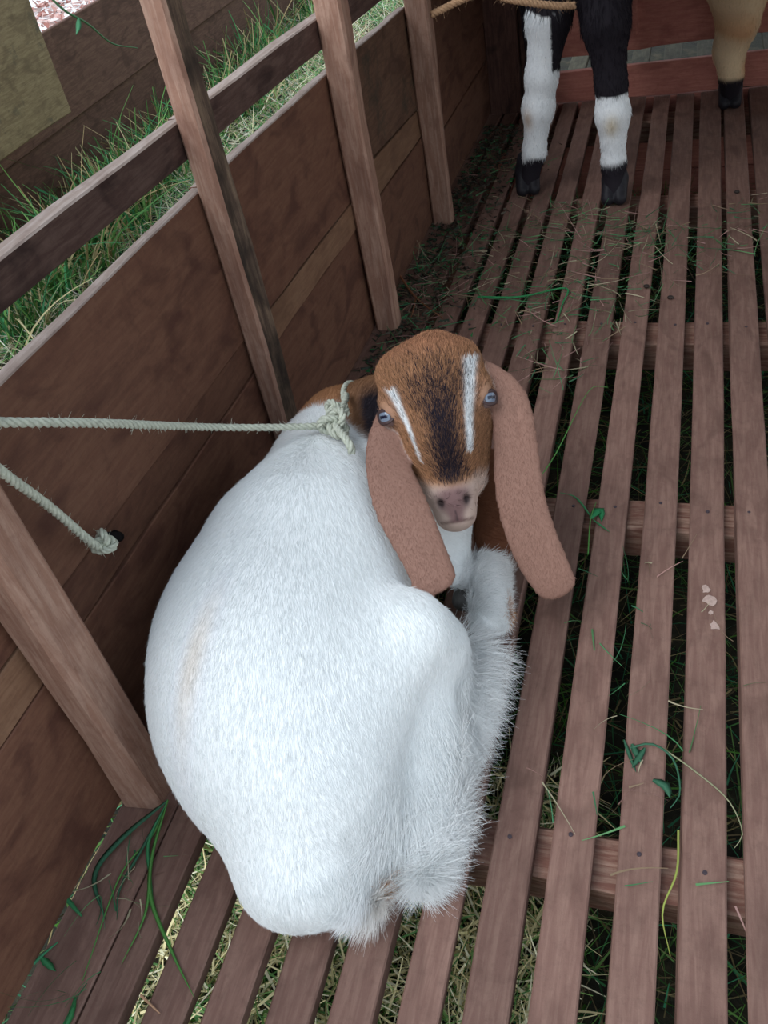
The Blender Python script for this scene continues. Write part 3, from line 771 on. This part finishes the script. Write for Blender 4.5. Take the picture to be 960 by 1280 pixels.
# tan tuft under the tail and on the foreleg
def patch(c_, r_): return lambda Pc: (np.linalg.norm(Pc - np.array(c_), axis=1) < r_).astype(float)
fur('tail_hair', GV, GF, np.tile(TAN, (len(GV), 1)), 900, lambda P, N: np.full(len(P), .035), lambda P, N: np.tile((1.0, -.05, -.1), (len(P), 1)), .3, goat, M['hair'], keep=patch((-.365, .500, .04), .032), seed=24, rad=.0006)
fur('leg_tuft', GV, GF, np.tile(TAN, (len(GV), 1)), 2200, lambda P, N: np.full(len(P), .028), lambda P, N: np.tile((1.0, .1, -.1), (len(P), 1)), .4, goat, M['hair'], keep=lambda Pc: patch((-0.2664, 1.0392, 0.08), .05)(Pc) * (Pc[:, 0] > -.245), seed=25, rad=.0006)

# eyes
def eye(sg):
    c_ = H(sg * .0785, .003, -.040)
    gz = nrm(hu * sg * .62 + hw * .80 + hv * .05)
    up = nrm(-hv - gz * (-hv @ gz)); sd = np.cross(up, gz)
    e = link('eye', None or bpy.data.meshes.new('eye'), None, goat, tuple(c_))
    nU, nV_ = 40, 28; r = .0168
    V = []; Cc = []
    for i in range(nV_ + 1):
        th = math.pi * i / nV_
        for j in range(nU):
            ph = 2 * math.pi * j / nU
            x, y, z = math.sin(th) * math.cos(ph), math.sin(th) * math.sin(ph), math.cos(th)   # z = gaze
            V.append((sd * x + up * y + gz * z) * r)
            if th < .70: col = srgb(118, 130, 148)
            elif th < .86: col = srgb(54, 50, 60)
            else: col = srgb(120, 100, 98)
            if abs(x) < .44 and abs(y) < .15 and z > 0: col = (.010, .012, .03)
            Cc.append(col)
    F = [(i * nU + j, i * nU + (j + 1) % nU, (i + 1) * nU + (j + 1) % nU, (i + 1) * nU + j) for i in range(nV_) for j in range(nU)]
    me = np_mesh('eye', V, F, True, np.array(Cc)); me.materials.append(M['eye']); e.data = me
    # eyelid rim: a ring hugging the eyeball
    n_ = 28; V = []; F = []
    for i in range(n_):
        a = 2 * math.pi * i / n_
        ex = .0150; ey = .0098 * (1.0 if math.sin(a) < 0 else .95)
        p = sd * math.cos(a) * ex + up * math.sin(a) * ey
        z = math.sqrt(max(r * r - p @ p, 1e-8)) ; p = p + gz * z
        o_ = nrm(p); tn = nrm(p - gz * (p @ gz))
        for j in range(6):
            b_ = 2 * math.pi * j / 6
            V.append(p + o_ * .0026 * math.cos(b_) + tn * .0038 * math.sin(b_))
    for i in range(n_):
        for j in range(6):
            F.append((i * 6 + j, i * 6 + (j + 1) % 6, ((i + 1) % n_) * 6 + (j + 1) % 6, ((i + 1) % n_) * 6 + j))
    li = link('eyelid', np_mesh('eyelid', V, F, True), M['lid'], e, tuple(c_))
M['eye'] = vc_mat('goat_eye', 0.08, 0.6)
M['lid'] = plain('goat_eyelid', srgb(70, 52, 52), 0.5, 0.4)
eye(-1); eye(1)
# hoof showing between the chest and the folded hind leg
hs = Sculpt((-.36, .90, .0), (-.22, 1.08, .14), .003)
hp = np.array((-0.3225, 1.0474, 0.075))
hs.cone(hp + np.array((-.006, .02, .0)), hp + np.array((-.004, -.02, -.012)), .017, .020, .008, t='a'); hs.cone(hp + np.array((.022, .02, 0)), hp + np.array((.02, -.02, -.012)), .016, .019, .004, t='a')
hV, hF = hs.mesh()
link('hoof', np_mesh('hoof', hV - hp, hF, True), plain('hoof_horn', srgb(86, 84, 82), .5, .3, noise=.2, nscale=120), goat, tuple(hp))
print('goat done', round(time.time() - T0, 1))

# ------------------------------------------------------------------ ropes
def catmull(P, n):
    P = np.array(P, float); P = np.vstack([2 * P[0] - P[1], P, 2 * P[-1] - P[-2]]); out = []
    m_ = len(P) - 3
    for i in range(m_):
        p0, p1, p2, p3 = P[i:i + 4]
        for k in range(n):
            t = k / n
            out.append(.5 * ((2 * p1) + (-p0 + p2) * t + (2 * p0 - 5 * p1 + 4 * p2 - p3) * t * t + (-p0 + 3 * p1 - 3 * p2 + p3) * t ** 3))
    out.append(P[-2]); return np.array(out)
def resample(P, step):
    d = np.r_[0, np.cumsum(np.linalg.norm(np.diff(P, axis=0), axis=1))]; n = max(int(d[-1] / step), 3)
    s_ = np.linspace(0, d[-1], n + 1); return np.stack([np.interp(s_, d, P[:, c]) for c in range(3)], 1)
def frames(P):
    T = nrm(np.gradient(P, axis=0)); N0 = nrm(np.cross(T[0], (0.3, .2, 1.0))); out = []
    for t in T:
        N0 = nrm(N0 - t * (N0 @ t)); out.append(N0)
    return T, np.array(out)
def tube(P, r, sides=6, cap=True):
    T, N = frames(P); B = np.cross(T, N); r = np.broadcast_to(r, (len(P),))
    a = np.arange(sides) * 2 * math.pi / sides
    V = (P[:, None] + (N[:, None] * np.cos(a)[None, :, None] + B[:, None] * np.sin(a)[None, :, None]) * r[:, None, None]).reshape(-1, 3)
    F = [(i * sides + j, i * sides + (j + 1) % sides, (i + 1) * sides + (j + 1) % sides, (i + 1) * sides + j) for i in range(len(P) - 1) for j in range(sides)]
    return V, np.array(F)
def rope_geo(P, R=.0062, pitch=.034, strands=3, step=.003):
    P = resample(P, step); T, N = frames(P); B = np.cross(T, N)
    s_ = np.arange(len(P)) * step; Vs = []; Fs = []; o = 0
    for k in range(strands):
        ph = 2 * math.pi * (s_ / pitch + k / strands)
        Q = P + (N * np.cos(ph)[:, None] + B * np.sin(ph)[:, None]) * R * .52
        V, F = tube(Q, R * .56, 6); Vs.append(V); Fs.append(F + o); o += len(V)
    return np.concatenate(Vs), np.concatenate(Fs)
def fuzz(P, R, n, L, rg):
    """little loose fibres standing off a rope"""
    Q = P[rg.integers(0, len(P), n)]; d = nrm(rg.normal(0, 1, (n, 3))); sd = nrm(np.cross(d, rg.normal(0, 1, (n, 3)))) * .0004
    a = Q + d * R * .9; b = a + d * rg.uniform(.3, 1, (n, 1)) * L + rg.normal(0, .002, (n, 3))
    V = np.stack([a - sd, a + sd, b + sd * .3, b - sd * .3], 1).reshape(-1, 3)
    return V, np.arange(4 * n).reshape(n, 4)
M['rope'] = plain('nylon_rope', srgb(196, 200, 184), 0.8, 0.15, noise=.18, nscale=160, bump=.5)
M['rope_tan'] = plain('tan_rope', srgb(186, 150, 118), 0.85, 0.1, noise=.25, nscale=120, bump=.5)
def make_rope(name, P, mat, parent=None, R=.0062, fz=150, seed=1, fl=.009):
    P = np.array(P); rg_ = np.random.default_rng(seed)
    V, F = rope_geo(P, R); V2, F2 = fuzz(resample(P, .003), R, fz, fl, rg_)
    F2 = F2 + len(V); org = P.mean(0)
    V = np.concatenate([V, V2]) - org
    return link(name, np_mesh(name, V, np.concatenate([F, F2]), True), mat, parent, tuple(org))
def knot_pts(c, s, R_, turns=1.0, ph=0.0):
    t = np.linspace(0, 2 * math.pi * turns, 70)
    K = np.stack([np.sin(t) + 2 * np.sin(2 * t + ph), np.cos(t) - 2 * np.cos(2 * t + ph), -np.sin(3 * t) * 1.2], 1) * s / 3
    return np.array(c) + K @ np.array(R_)
tether = tag(empty('tether_rope', (-.70, .60, .70)), 'pale twisted rope from the white goat round the nearest post to the wall', 'rope')
a0 = np.array((-0.742, 0.6232, 0.7572)); zc = a0[2]
knA = np.array((-0.5451, 1.1292, 0.375)); 
run = catmull([a0, (-0.728, 0.6562, 0.7327), (-0.7, 0.7691, 0.6472), (-0.6946, 0.9934, 0.47), (-0.6182, 1.082, 0.405), knA], 14)
make_rope('rope_run', run, M['rope'], tether, R=.0060, fz=260, seed=3)
loop = [(-.760 + .052 * math.cos(a), .605 + .052 * math.sin(a) * 1.0, zc + .012 * math.sin(a * .5)) for a in np.linspace(0, 4 * math.pi, 40)]
make_rope('post_loop', catmull(loop, 3), M['rope'], tether, R=.0062, fz=40, seed=4)
hole = np.array((-0.808, 0.8251, 0.3776))
b0 = a0 + np.array((0, 0, -.028)); k2 = np.array((-0.782, 0.7621, 0.4311))
run2 = catmull([b0, (-0.742, 0.6334, 0.6789), (-0.765, 0.6914, 0.5685), k2 + np.array((.004, -.018, .010)), k2], 14)
make_rope('rope_tail', run2, M['rope'], tether, R=.0064, fz=130, seed=5)
make_rope('wall_knot', knot_pts(k2 + np.array((.004, -.002, 0)), .0165, np.array([nrm(hu), nrm(hv), nrm(hw)])), M['rope'], tether, R=.0058, fz=50, seed=6)
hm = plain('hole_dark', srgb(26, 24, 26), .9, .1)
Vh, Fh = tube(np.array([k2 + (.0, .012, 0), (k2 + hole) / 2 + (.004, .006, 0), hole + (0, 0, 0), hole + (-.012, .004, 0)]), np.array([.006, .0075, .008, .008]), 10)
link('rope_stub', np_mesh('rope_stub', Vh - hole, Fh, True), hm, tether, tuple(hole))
collar = tag(empty('rope_collar', tuple(knA)), 'knotted pale rope collar round the brown neck of the white goat', 'collar')
nc = np.array((-.525, 1.24, .312)); na = nrm(np.array((.55, .12, .28)))
e1 = nrm(np.cross(na, (0, 0, 1))); e2 = np.cross(na, e1)
ring = [nc + (e1 * math.cos(a) * .070 + e2 * math.sin(a) * .070) for a in np.linspace(0, 2 * math.pi, 40)]
make_rope('collar_loop', ring, M['rope'], collar, R=.0055, fz=60, seed=8)
kc = np.array((-0.5297, 1.1079, 0.395))
make_rope('collar_knot', knot_pts(kc, .025, np.array([nrm(hu + hv * .6), nrm(hv - hu * .6), hw])), M['rope'], collar, R=.0062, fz=40, seed=9)
make_rope('collar_knot', knot_pts(np.array((-0.5396, 1.144, 0.395)), .019, np.array([nrm(hu * .3 + hv), nrm(hv * .3 - hu), hw]), ph=.8), M['rope'], collar, R=.0055, fz=20, seed=10)
make_rope('rope_end', catmull([kc, (-0.4998, 1.0699, 0.4), (-0.4861, 1.0535, 0.395), (-0.4842, 1.0514, 0.38)], 10), M['rope'], collar, R=.0068, fz=20, seed=11)
make_rope('rope_end', catmull([kc, (-0.5277, 1.1469, 0.4), (-0.5305, 1.1773, 0.395), (-0.5404, 1.208, 0.385)], 10), M['rope'], collar, R=.0055, fz=20, seed=12)

# ------------------------------------------------------------------ the two standing goats at the far end
def standing(name, label, lo, hi, hgt, build, paint, seed, loc, nf_, hoof_pts):
    global S
    s2 = Sculpt(lo, hi, hgt); build(s2); s2.floor_cut(0.001)
    V, F = s2.mesh(); V = smooth(V, F, 2); C = paint(V, s2.weights(V, .012))
    t = tag(empty(name, loc), label, 'goat')
    link('body', np_mesh('goat_body', V - np.array(loc), F, True, C), M['coat'], t, loc)
    fur('coat_fur', V, F, C, nf_, lambda P, N: .014 + .012 * (P[:, 2] > .5), lambda P, N: np.tile((0, .15, -1.0), (len(P), 1)), .25, t, M['hair'], seed=seed, rad=.0009, keep=lambda Pc: (Pc[:, 2] > .09).astype(float))
    for i, (p, yaw) in enumerate(hoof_pts):
        h_ = Sculpt((-.07, -.09, -.002), (.07, .07, .12), .004)
        for sx in (-1, 1):
            h_.cone((sx * .019, -.030, .018), (sx * .016, .018, .060), .021, .026, .006, t='a')
        h_.cone((0, .02, .075), (0, .018, .10), .034, .034, .02, t='a')
        h_.floor_cut(0.0)
        hv_, hf_ = h_.mesh(); ca, sa = math.cos(yaw), math.sin(yaw)
        hv_ = hv_ @ np.array([[ca, sa, 0], [-sa, ca, 0], [0, 0, 1]])
        link('hoof', np_mesh('hoof', hv_, hf_, True), M['hoofb'], t, (p[0], p[1], .001))
    return t
M['hoofb'] = plain('black_hoof', srgb(34, 32, 38), .55, .3, noise=.3, nscale=90)
LA = [(-0.1873, 2.8425, 0.02), (-0.1919, 2.86, 0.1119), (-0.1959, 2.86, 0.267), (-0.202, 2.87, 0.3502), (-0.2199, 2.88, 0.5133), (-0.2345, 2.92, 0.6285)]
LB = [(-0.481, 2.9494, 0.02), (-0.4538, 2.95, 0.1321), (-0.4342, 2.95, 0.2714), (-0.4198, 2.95, 0.3669), (-0.3928, 2.96, 0.5205), (-0.3843, 3, 0.6274)]
def bB(s2):
    s2.chain(LA, [.036, .033, .047, .042, .064, .085], .03, t='legA')
    s2.chain(LB, [.034, .034, .046, .046, .062, .085], .03, t='legB')
    s2.ell((-.31, 3.02, .73), (.155, .16, .17), k=.06, t='chest'); s2.ell((-.34, 3.35, .76), (.19, .42, .19), k=.06, t='trunk')
    s2.cone((-.30, 2.98, .80), (-.30, 2.78, 1.02), .11, .08, .06, t='trunk')
    s2.cone((-.30, 2.80, 1.06), (-.30, 2.62, .98), .085, .05, .04, t='trunk')
    for sx, hx in ((-.235, -.235), (-.50, -.54)):
        s2.chain([(hx, 3.58, .03), (hx, 3.60, .20), (hx, 3.66, .33), (hx + .01, 3.58, .50), ((hx - .34) / 2 - .05, 3.55, .68)], [.03, .03, .04, .06, .11], .03, t='hind')
    for sg_ in (-1, 1):
        s2.chain([(-.30 + sg_ * .08, 2.82, 1.08), (-.30 + sg_ * .13, 2.80, 1.0), (-.30 + sg_ * .14, 2.78, .88)], [.02, .03, .02], .01, t='trunk')
def pB(V, wt):
    nz = noise3(V, 40, 5); c = np.tile(BLACK, (len(V), 1)); z = V[:, 2]
    wb = wt['legB'] * sstep(.56, .54, z + .02 * nz); c = mixc(c, WHITE * .95, sstep(.4, .6, wb))
    patch_ = (V[:, 0] > LB[4][0] + .012) & (z > .39 + .02 * nz)
    c = mixc(c, BLACK, patch_ * sstep(.4, .6, wb))
    wa = wt['legA'] * sstep(.335, .315, z + .012 * nz); c = mixc(c, WHITE * .95, sstep(.4, .6, wa))
    c = mixc(c, np.array(srgb(206, 182, 130)), .6 * np.exp(-(((V[:, 0] - LA[2][0]) / .02) ** 2 + ((z - LA[2][2] + .02) / .03) ** 2)) * (wt['legA'] > .5))
    c = mixc(c, np.array(srgb(190, 150, 110)), .6 * np.exp(-(((V[:, 0] - LB[2][0] + .03) / .015) ** 2 + ((z - LB[2][2] + .02) / .03) ** 2)) * (wt['legB'] > .5))
    c = mixc(c, BLACK, sstep(.125, .105, z + .02 * nz) * (V[:, 1] < 3.3))
    c = mixc(c, WHITE * .9, sstep(.3, .6, noise3(V, 9, 9)) * wt['trunk'])
    return np.clip(c, 0, .9)
gB = standing('goat', 'standing black and white goat facing the camera, only its front legs in view', (-.68, 2.5, -.01), (.0, 3.82, 1.2), .0075, bB, pB, 31, (-.33, 3.0, 0), 26000,
              [((LA[0][0], LA[0][1]), 0.0), ((LB[0][0], LB[0][1]), .15), ((-.235, 3.59), 0), ((-.54, 3.59), 0)])
LCx = [(0.1741, 3.6268, 0.02), (0.1706, 3.6, 0.1129), (0.1578, 3.62, 0.1971), (0.1758, 3.6, 0.2841), (0.1693, 3.58, 0.4254)]
def bC(s2):
    s2.chain(LCx, [.034, .036, .050, .065, .12], .04, t='leg')
    c0 = np.array(LCx[0])
    L2 = [(c0[0] + .24, 3.52, .03), (c0[0] + .23, 3.53, .2), (c0[0] + .21, 3.6, .33), (c0[0] + .2, 3.53, .5), (c0[0] + .17, 3.5, .66)]
    s2.chain(L2, [.034, .036, .05, .07, .12], .04, t='leg2')
    s2.ell((c0[0] + .13, 3.40, .76), (.19, .30, .19), k=.07, t='trunk'); s2.ell((c0[0] + .15, 3.05, .76), (.19, .40, .19), k=.07, t='trunk')
    for dx in (.05, .27):
        s2.chain([(c0[0] + dx + .28, 2.80, .03), (c0[0] + dx + .26, 2.82, .24), (c0[0] + dx + .1, 2.85, .6)], [.034, .045, .10], .04, t='front')
def pC(V, wt):
    nz = noise3(V, 30, 8); c = np.tile(np.array(srgb(222, 196, 160)), (len(V), 1))
    c = mixc(c, np.array(srgb(186, 132, 90)), sstep(-.2, .5, nz) * sstep(.42, .2, V[:, 2]))
    c = mixc(c, BLACK, sstep(.12, .10, V[:, 2] + .01 * nz)); return c
gC = standing('goat', 'cream and tan goat at the far right, one hind leg with black hoof in view', (.0, 2.7, -.01), (.80, 3.78, 1.0), .0085, bC, pC, 33, (.2, 3.5, 0), 14000,
              [((LCx[0][0], LCx[0][1]), 0.0), ((LCx[0][0] + .24, 3.52), 0.0)])
tr2 = tag(empty('tether_rope', tuple((-0.4724, 2.8, 0.6297))), 'frayed tan and white rope tied across the chest of the black and white goat', 'rope')
make_rope('rope_run', catmull([(-.70, 2.75, .62), (-0.5629, 2.8, 0.6474), (-0.4696, 2.78, 0.6261), (-0.3613, 2.8, 0.5957), (-0.3035, 2.84, 0.5798)], 12), M['rope_tan'], tr2, R=.010, fz=300, seed=13, fl=.02)

# ------------------------------------------------------------------ plant scraps on the slats
def stem(name, pts, w, col, label, cat, extra=(), flat=.35):
    P = resample(catmull(pts, 8), .012); n_ = len(P); r = w / 2 * (1 - .6 * np.linspace(0, 1, n_) ** 2)
    V, F = tube(P, r, 5); Vs = [V]; Fs = [F]; o = len(V)
    Cs = [np.tile(np.array(col), (len(V), 1))]
    for (pts2, w2, col2) in extra:
        P2 = resample(catmull(pts2, 8), .010); t_ = np.linspace(0, 1, len(P2)); r2 = w2 / 2 * np.sin(math.pi * np.clip(t_ * .9 + .1, 0, 1)) + .0004
        T_, N_ = frames(P2); up_ = np.array((0, 0, 1.0)); sd = nrm(np.cross(T_, up_))
        V2 = np.stack([P2 - sd * r2[:, None], P2 + np.array((0, 0, -.0006)), P2 + sd * r2[:, None], P2 + np.array((0, 0, .0012))], 1).reshape(-1, 3)
        F2 = np.array([(i * 4 + j, i * 4 + (j + 1) % 4, (i + 1) * 4 + (j + 1) % 4, (i + 1) * 4 + j) for i in range(len(P2) - 1) for j in range(4)])
        Vs.append(V2); Fs.append(F2 + o); o += len(V2); Cs.append(np.tile(np.array(col2), (len(V2), 1)))
    V = np.concatenate(Vs); org = V.mean(0); org[2] = V[:, 2].min()
    ob = link(name, np_mesh(name, V - org, np.concatenate(Fs), False, np.concatenate(Cs)), M['blade'], None, tuple(org))
    return tag(ob, label, cat)
G1 = srgb(60, 130, 84); G2 = srgb(84, 140, 70); G3 = srgb(52, 96, 72); ST = srgb(176, 150, 108); TW = srgb(150, 98, 70)
stem('green_stalk', [(-0.525, 2.2281, 0.004), (-0.4005, 2.2131, 0.01), (-0.2789, 2.2577, 0.01), (-0.2788, 2.1768, 0.006), (-0.2837, 2.0881, 0.004)], .007, srgb(50, 140, 84), 'bright green grass stem bent at a right angle behind the white goat head', 'grass stem')
stem('twig', [(-0.7906, 2.3487, 0.02), (-0.7068, 2.2227, 0.008), (-0.6011, 2.1091, 0.005)], .007, TW, 'brown forked twig on the slats beside the second post foot', 'twig', extra=[([(-0.7079, 2.2273, 0.008), (-0.6979, 2.1444, 0.006), (-0.6958, 2.0954, 0.004)], .004, TW)])
g0 = (-0.7319, 0.5797, 0.025)
stem('grass_tuft', [g0, (-0.7392, 0.5235, 0.01), (-0.7637, 0.4551, 0.005), (-0.7451, 0.3036, 0.004)], .0035, G2, 'long green grass blades spilling from the foot of the nearest post', 'grass', extra=[
    ([g0, (-0.7886, 0.5068, 0.012), (-0.8039, 0.4462, 0.008), (-0.7537, 0.389, 0.004)], .010, G3), ([g0, (-0.7272, 0.5053, 0.01), (-0.6993, 0.4351, 0.006), (-0.6302, 0.3668, 0.004), (-0.5704, 0.3165, 0.006)], .006, G2),
    ([g0, (-0.7238, 0.4926, 0.01), (-0.6956, 0.4114, 0.006), (-0.6979, 0.3364, 0.004)], .005, G2), ([g0, (-0.7458, 0.502, 0.01), (-0.7538, 0.4373, 0.006), (-0.7361, 0.3924, 0.004)], .005, G3),
    ([g0, (-0.7402, 0.5155, 0.012), (-0.718, 0.4695, 0.006), (-0.6897, 0.4255, 0.004)], .006, G1)])
stem('grass_sprig', [(-0.123, 1.2246, 0.003), (-0.1262, 1.3129, 0.012), (-0.1202, 1.3707, 0.008)], .003, G2, 'small bright green sprig caught between slats right of the long ear', 'grass', extra=[
    ([(-0.1202, 1.3155, 0.01), (-0.1618, 1.3824, 0.008), (-0.1964, 1.3973, 0.006)], .004, G1), ([(-0.1267, 1.3176, 0.012), (-0.1106, 1.3519, 0.008), (-0.1048, 1.3185, 0.004)], .018, srgb(44, 130, 80)), ([(-0.1202, 1.3155, 0.01), (-0.0869, 1.2878, 0.006)], .004, G1)])
stem('grass_sprig', [(-0.019, 0.8033, 0.004), (0.013, 0.8084, 0.015), (0.0457, 0.7869, 0.012), (0.0564, 0.7374, 0.006), (0.0435, 0.7099, 0.004)], .004, G3, 'dull green sprig with dark leaves curling across a slat at lower right', 'grass', extra=[
    ([(-0.017, 0.8096, 0.006), (0.0004, 0.7763, 0.006)], .012, G3), ([(0.0026, 0.8041, 0.008), (-0.0146, 0.7675, 0.005)], .010, G3), ([(0.0169, 0.7523, 0.004), (0.0356, 0.7447, 0.006), (0.0431, 0.7256, 0.004)], .014, G3), ([(-0.0296, 0.8164, 0.004), (-0.0083, 0.7621, 0.004)], .006, G3)])
stem('dry_stem', [(0.0287, 0.8056, 0.012), (0.0784, 0.7713, 0.012), (0.1232, 0.7331, 0.01), (0.1421, 0.6879, 0.006), (0.1311, 0.6627, 0.004)], .0028, srgb(140, 142, 110), 'thin dry curved stem reaching over the lower right slats', 'stem')
stem('dry_stem', [(0.0556, 0.6773, 0.002), (0.0546, 0.6122, 0.006), (0.0377, 0.5569, -0.004), (0.0506, 0.5109, -0.03)], .0035, srgb(150, 160, 80), 'yellow green stem hanging down a gap over the nearest joist', 'stem')
stem('straw', [(-0.6495, 0.3039, 0.004), (-0.6102, 0.2876, 0.006)], .004, srgb(190, 150, 120), 'short pale straw lying on a slat at the lower left corner', 'straw')
stem('leaf_scrap', [(-0.7395, 0.2459, 0.003), (-0.7376, 0.2629, 0.006), (-0.7441, 0.2812, 0.004)], .010, srgb(50, 120, 70), 'narrow green leaf scrap on the slat at the bottom left edge', 'leaf')
stem('leaf_scrap', [(-0.8329, 0.3095, 0.003), (-0.8217, 0.3246, 0.008), (-0.8119, 0.3444, 0.004)], .005, srgb(60, 130, 90), 'thin green leaf scrap against the base of the left wall', 'leaf', extra=[([(-0.8267, 0.3198, 0.006), (-0.7928, 0.3075, 0.003)], .010, G1)])
stem('leaf_scrap', [(-0.8325, 0.4062, 0.003), (-0.8096, 0.3943, 0.006), (-0.7948, 0.387, 0.004)], .008, G1, 'small green leaf scrap beside the base of the nearest wall plank', 'leaf')
stem('green_stalk', [(-0.2934, 1.3578, -0.02), (-0.2263, 1.5067, 0.004), (-0.1722, 1.7631, 0.006), (-0.1275, 1.7854, 0.005)], .003, G2, 'pale green stem lying over the gap just right of the long ear', 'grass stem')
dm = plain('dropping', srgb(52, 44, 40), .6, .3, noise=.3)
for q_, lab in (((-0.3238, 2.2778, 0.005), 'dark goat dropping left of a pair on the slat under the bent green stem'), ((-0.3046, 2.2861, 0.005), 'dark goat dropping right of a pair on the slat under the bent green stem'),
                ((-0.0614, 2.2666, 0.005), 'dark round goat dropping alone on the slat right of the straw heap'), ((0.0031, 2.2036, 0.005), 'dark round goat dropping nearest the middle joist of the right slats'), ((0.1831, 2.8489, 0.005), 'dark round goat dropping on the far right slat')):
    dS = Sculpt((-.012, -.012, -.012), (.012, .012, .012), .0025); dS.ell((0, 0, 0), (.0085, .007, .0055), k=.002, t='a'); v_, f_ = dS.mesh()
    tag(link('goat_dropping', np_mesh('dropping', v_, f_, True), dm, None, (q_[0], q_[1], .0058)), lab, 'dropping', 'droppings on the slats')
# scattered fine scraps
def scat(n, poly, zz, rg):
    pts = []
    poly = np.array(poly)
    a, b, c, d = poly
    u = rg.random((n, 1)); v = rg.random((n, 1))
    return (a * (1 - u) + b * u) * (1 - v) + (d * (1 - u) + c * u) * v
rg = np.random.default_rng(12)
zones = [(560, ((-0.7611, 2.4463, 0), (-0.3113, 2.8601, 0), (0.0426, 2.5967, 0), (-0.3946, 2.0235, 0))), (170, ((-0.7116, 1.8678, 0), (-0.7611, 2.4463, 0), (-0.6061, 2.4371, 0), (-0.5702, 2.025, 0))), (200, ((-0.3309, 2.5749, 0), (0.2736, 2.8491, 0), (0.2549, 2.4317, 0), (-0.1513, 2.1006, 0))),
         (60, ((-0.7559, 2.9123, 0), (-0.6693, 3.4051, 0), (-0.4031, 3.2071, 0), (-0.4904, 2.819, 0))), (150, ((-0.4516, 2.1062, 0), (-0.2161, 2.3657, 0), (-0.0697, 2.0991, 0), (-0.265, 1.6722, 0))), (26, ((-0.7737, 0.2521, 0), (-0.7895, 0.4993, 0), (-0.6696, 0.5208, 0), (-0.6803, 0.2717, 0))), (40, ((-0.1787, 0.6217, 0), (-0.1748, 1.2071, 0), (0.1739, 1.2421, 0), (0.1496, 0.514, 0)))]
P = np.concatenate([scat(n_, z_, 0, rg) for n_, z_ in zones]); P[:, 2] = rg.uniform(.003, .016, len(P)); N = len(P)
P[:, 0] = np.maximum(P[:, 0], -.78)
D = np.stack([rg.normal(0, 1, N), rg.normal(0, 1, N), rg.normal(0, .06, N)], 1)
Cc = palette(rg, N, [(70, 128, 84), (58, 110, 76), (86, 130, 84)], [(168, 160, 132), (160, 124, 116), (140, 120, 96)], .45)
Lb = rg.uniform(.02, .10, N)
bl = blades('plant_scraps', P, D, Lb, rg.uniform(.0012, .0036, N), Cc, M['blade'], 'fine green and dry grass scraps strewn over the middle of the slatted floor', 'grass', bend=.55, seed=14, up=-.05, seg=5)
# leaf crumbs along the foot of the wall
rg = np.random.default_rng(15); N = 2600
yy = rg.uniform(1.5, 3.6, N); P = np.stack([wx(yy) + np.abs(rg.normal(0, .10, N)) + .012, yy, rg.uniform(.002, .006, N)], 1)
D = np.stack([rg.normal(0, 1, N), rg.normal(0, 1, N), rg.normal(0, .1, N)], 1)
blades('leaf_crumbs', P, D, rg.uniform(.008, .03, N), rg.uniform(.003, .009, N), palette(rg, N, [(52, 84, 62), (60, 72, 60), (48, 120, 70)], [(84, 78, 66), (58, 48, 42), (46, 40, 36)], .65), M['blade'],
       'dark green leaf crumbs gathered along the foot of the left wall', 'leaf crumbs', bend=.2, seed=16)

# ------------------------------------------------------------------ taller weeds in front of the shed
rg = np.random.default_rng(17)
P = []
for i in range(150):
    cx = rg.uniform(-3.05, -2.55); cy = rg.uniform(2.6, 8.5)
    if i < 45: cx = rg.uniform(-2.85, -2.6); cy = rg.uniform(2.7, 4.4)
    P.append(np.stack([cx + rg.normal(0, .05, 18), cy + rg.normal(0, .08, 18), np.full(18, GZ)], 1))
P = np.concatenate(P); N = len(P)
D = np.stack([rg.normal(0, .35, N), rg.normal(0, .35, N), np.full(N, 1.0)], 1)
blades('tall_grass', P, D, rg.uniform(.15, .50, N), rg.uniform(.006, .018, N), palette(rg, N, [(92, 146, 76), (60, 120, 66), (110, 156, 84), (70, 140, 90)], STRAWS[:2], .28), M['blade'],
       'tall loose green grass clumps growing against the neighbouring shed', 'grass', bend=.5, seed=18, seg=6, up=.25)
stem('hanging_stem', [(-2.95, 4.2134, 0.5614), (-2.92, 4.2639, 0.4759), (-2.9, 4.3838, 0.3849), (-2.9, 4.5398, 0.2511), (-2.88, 4.7403, 0.1685)], .012, srgb(96, 140, 100), 'thin green stem hanging over the dark shed wall at upper left', 'stem',
     extra=[([(-2.9, 4.3212, 0.4305), (-2.89, 4.2755, 0.3943), (-2.89, 4.2343, 0.3726)], .03, srgb(70, 130, 90))])
print('script', round(time.time() - T0, 1))
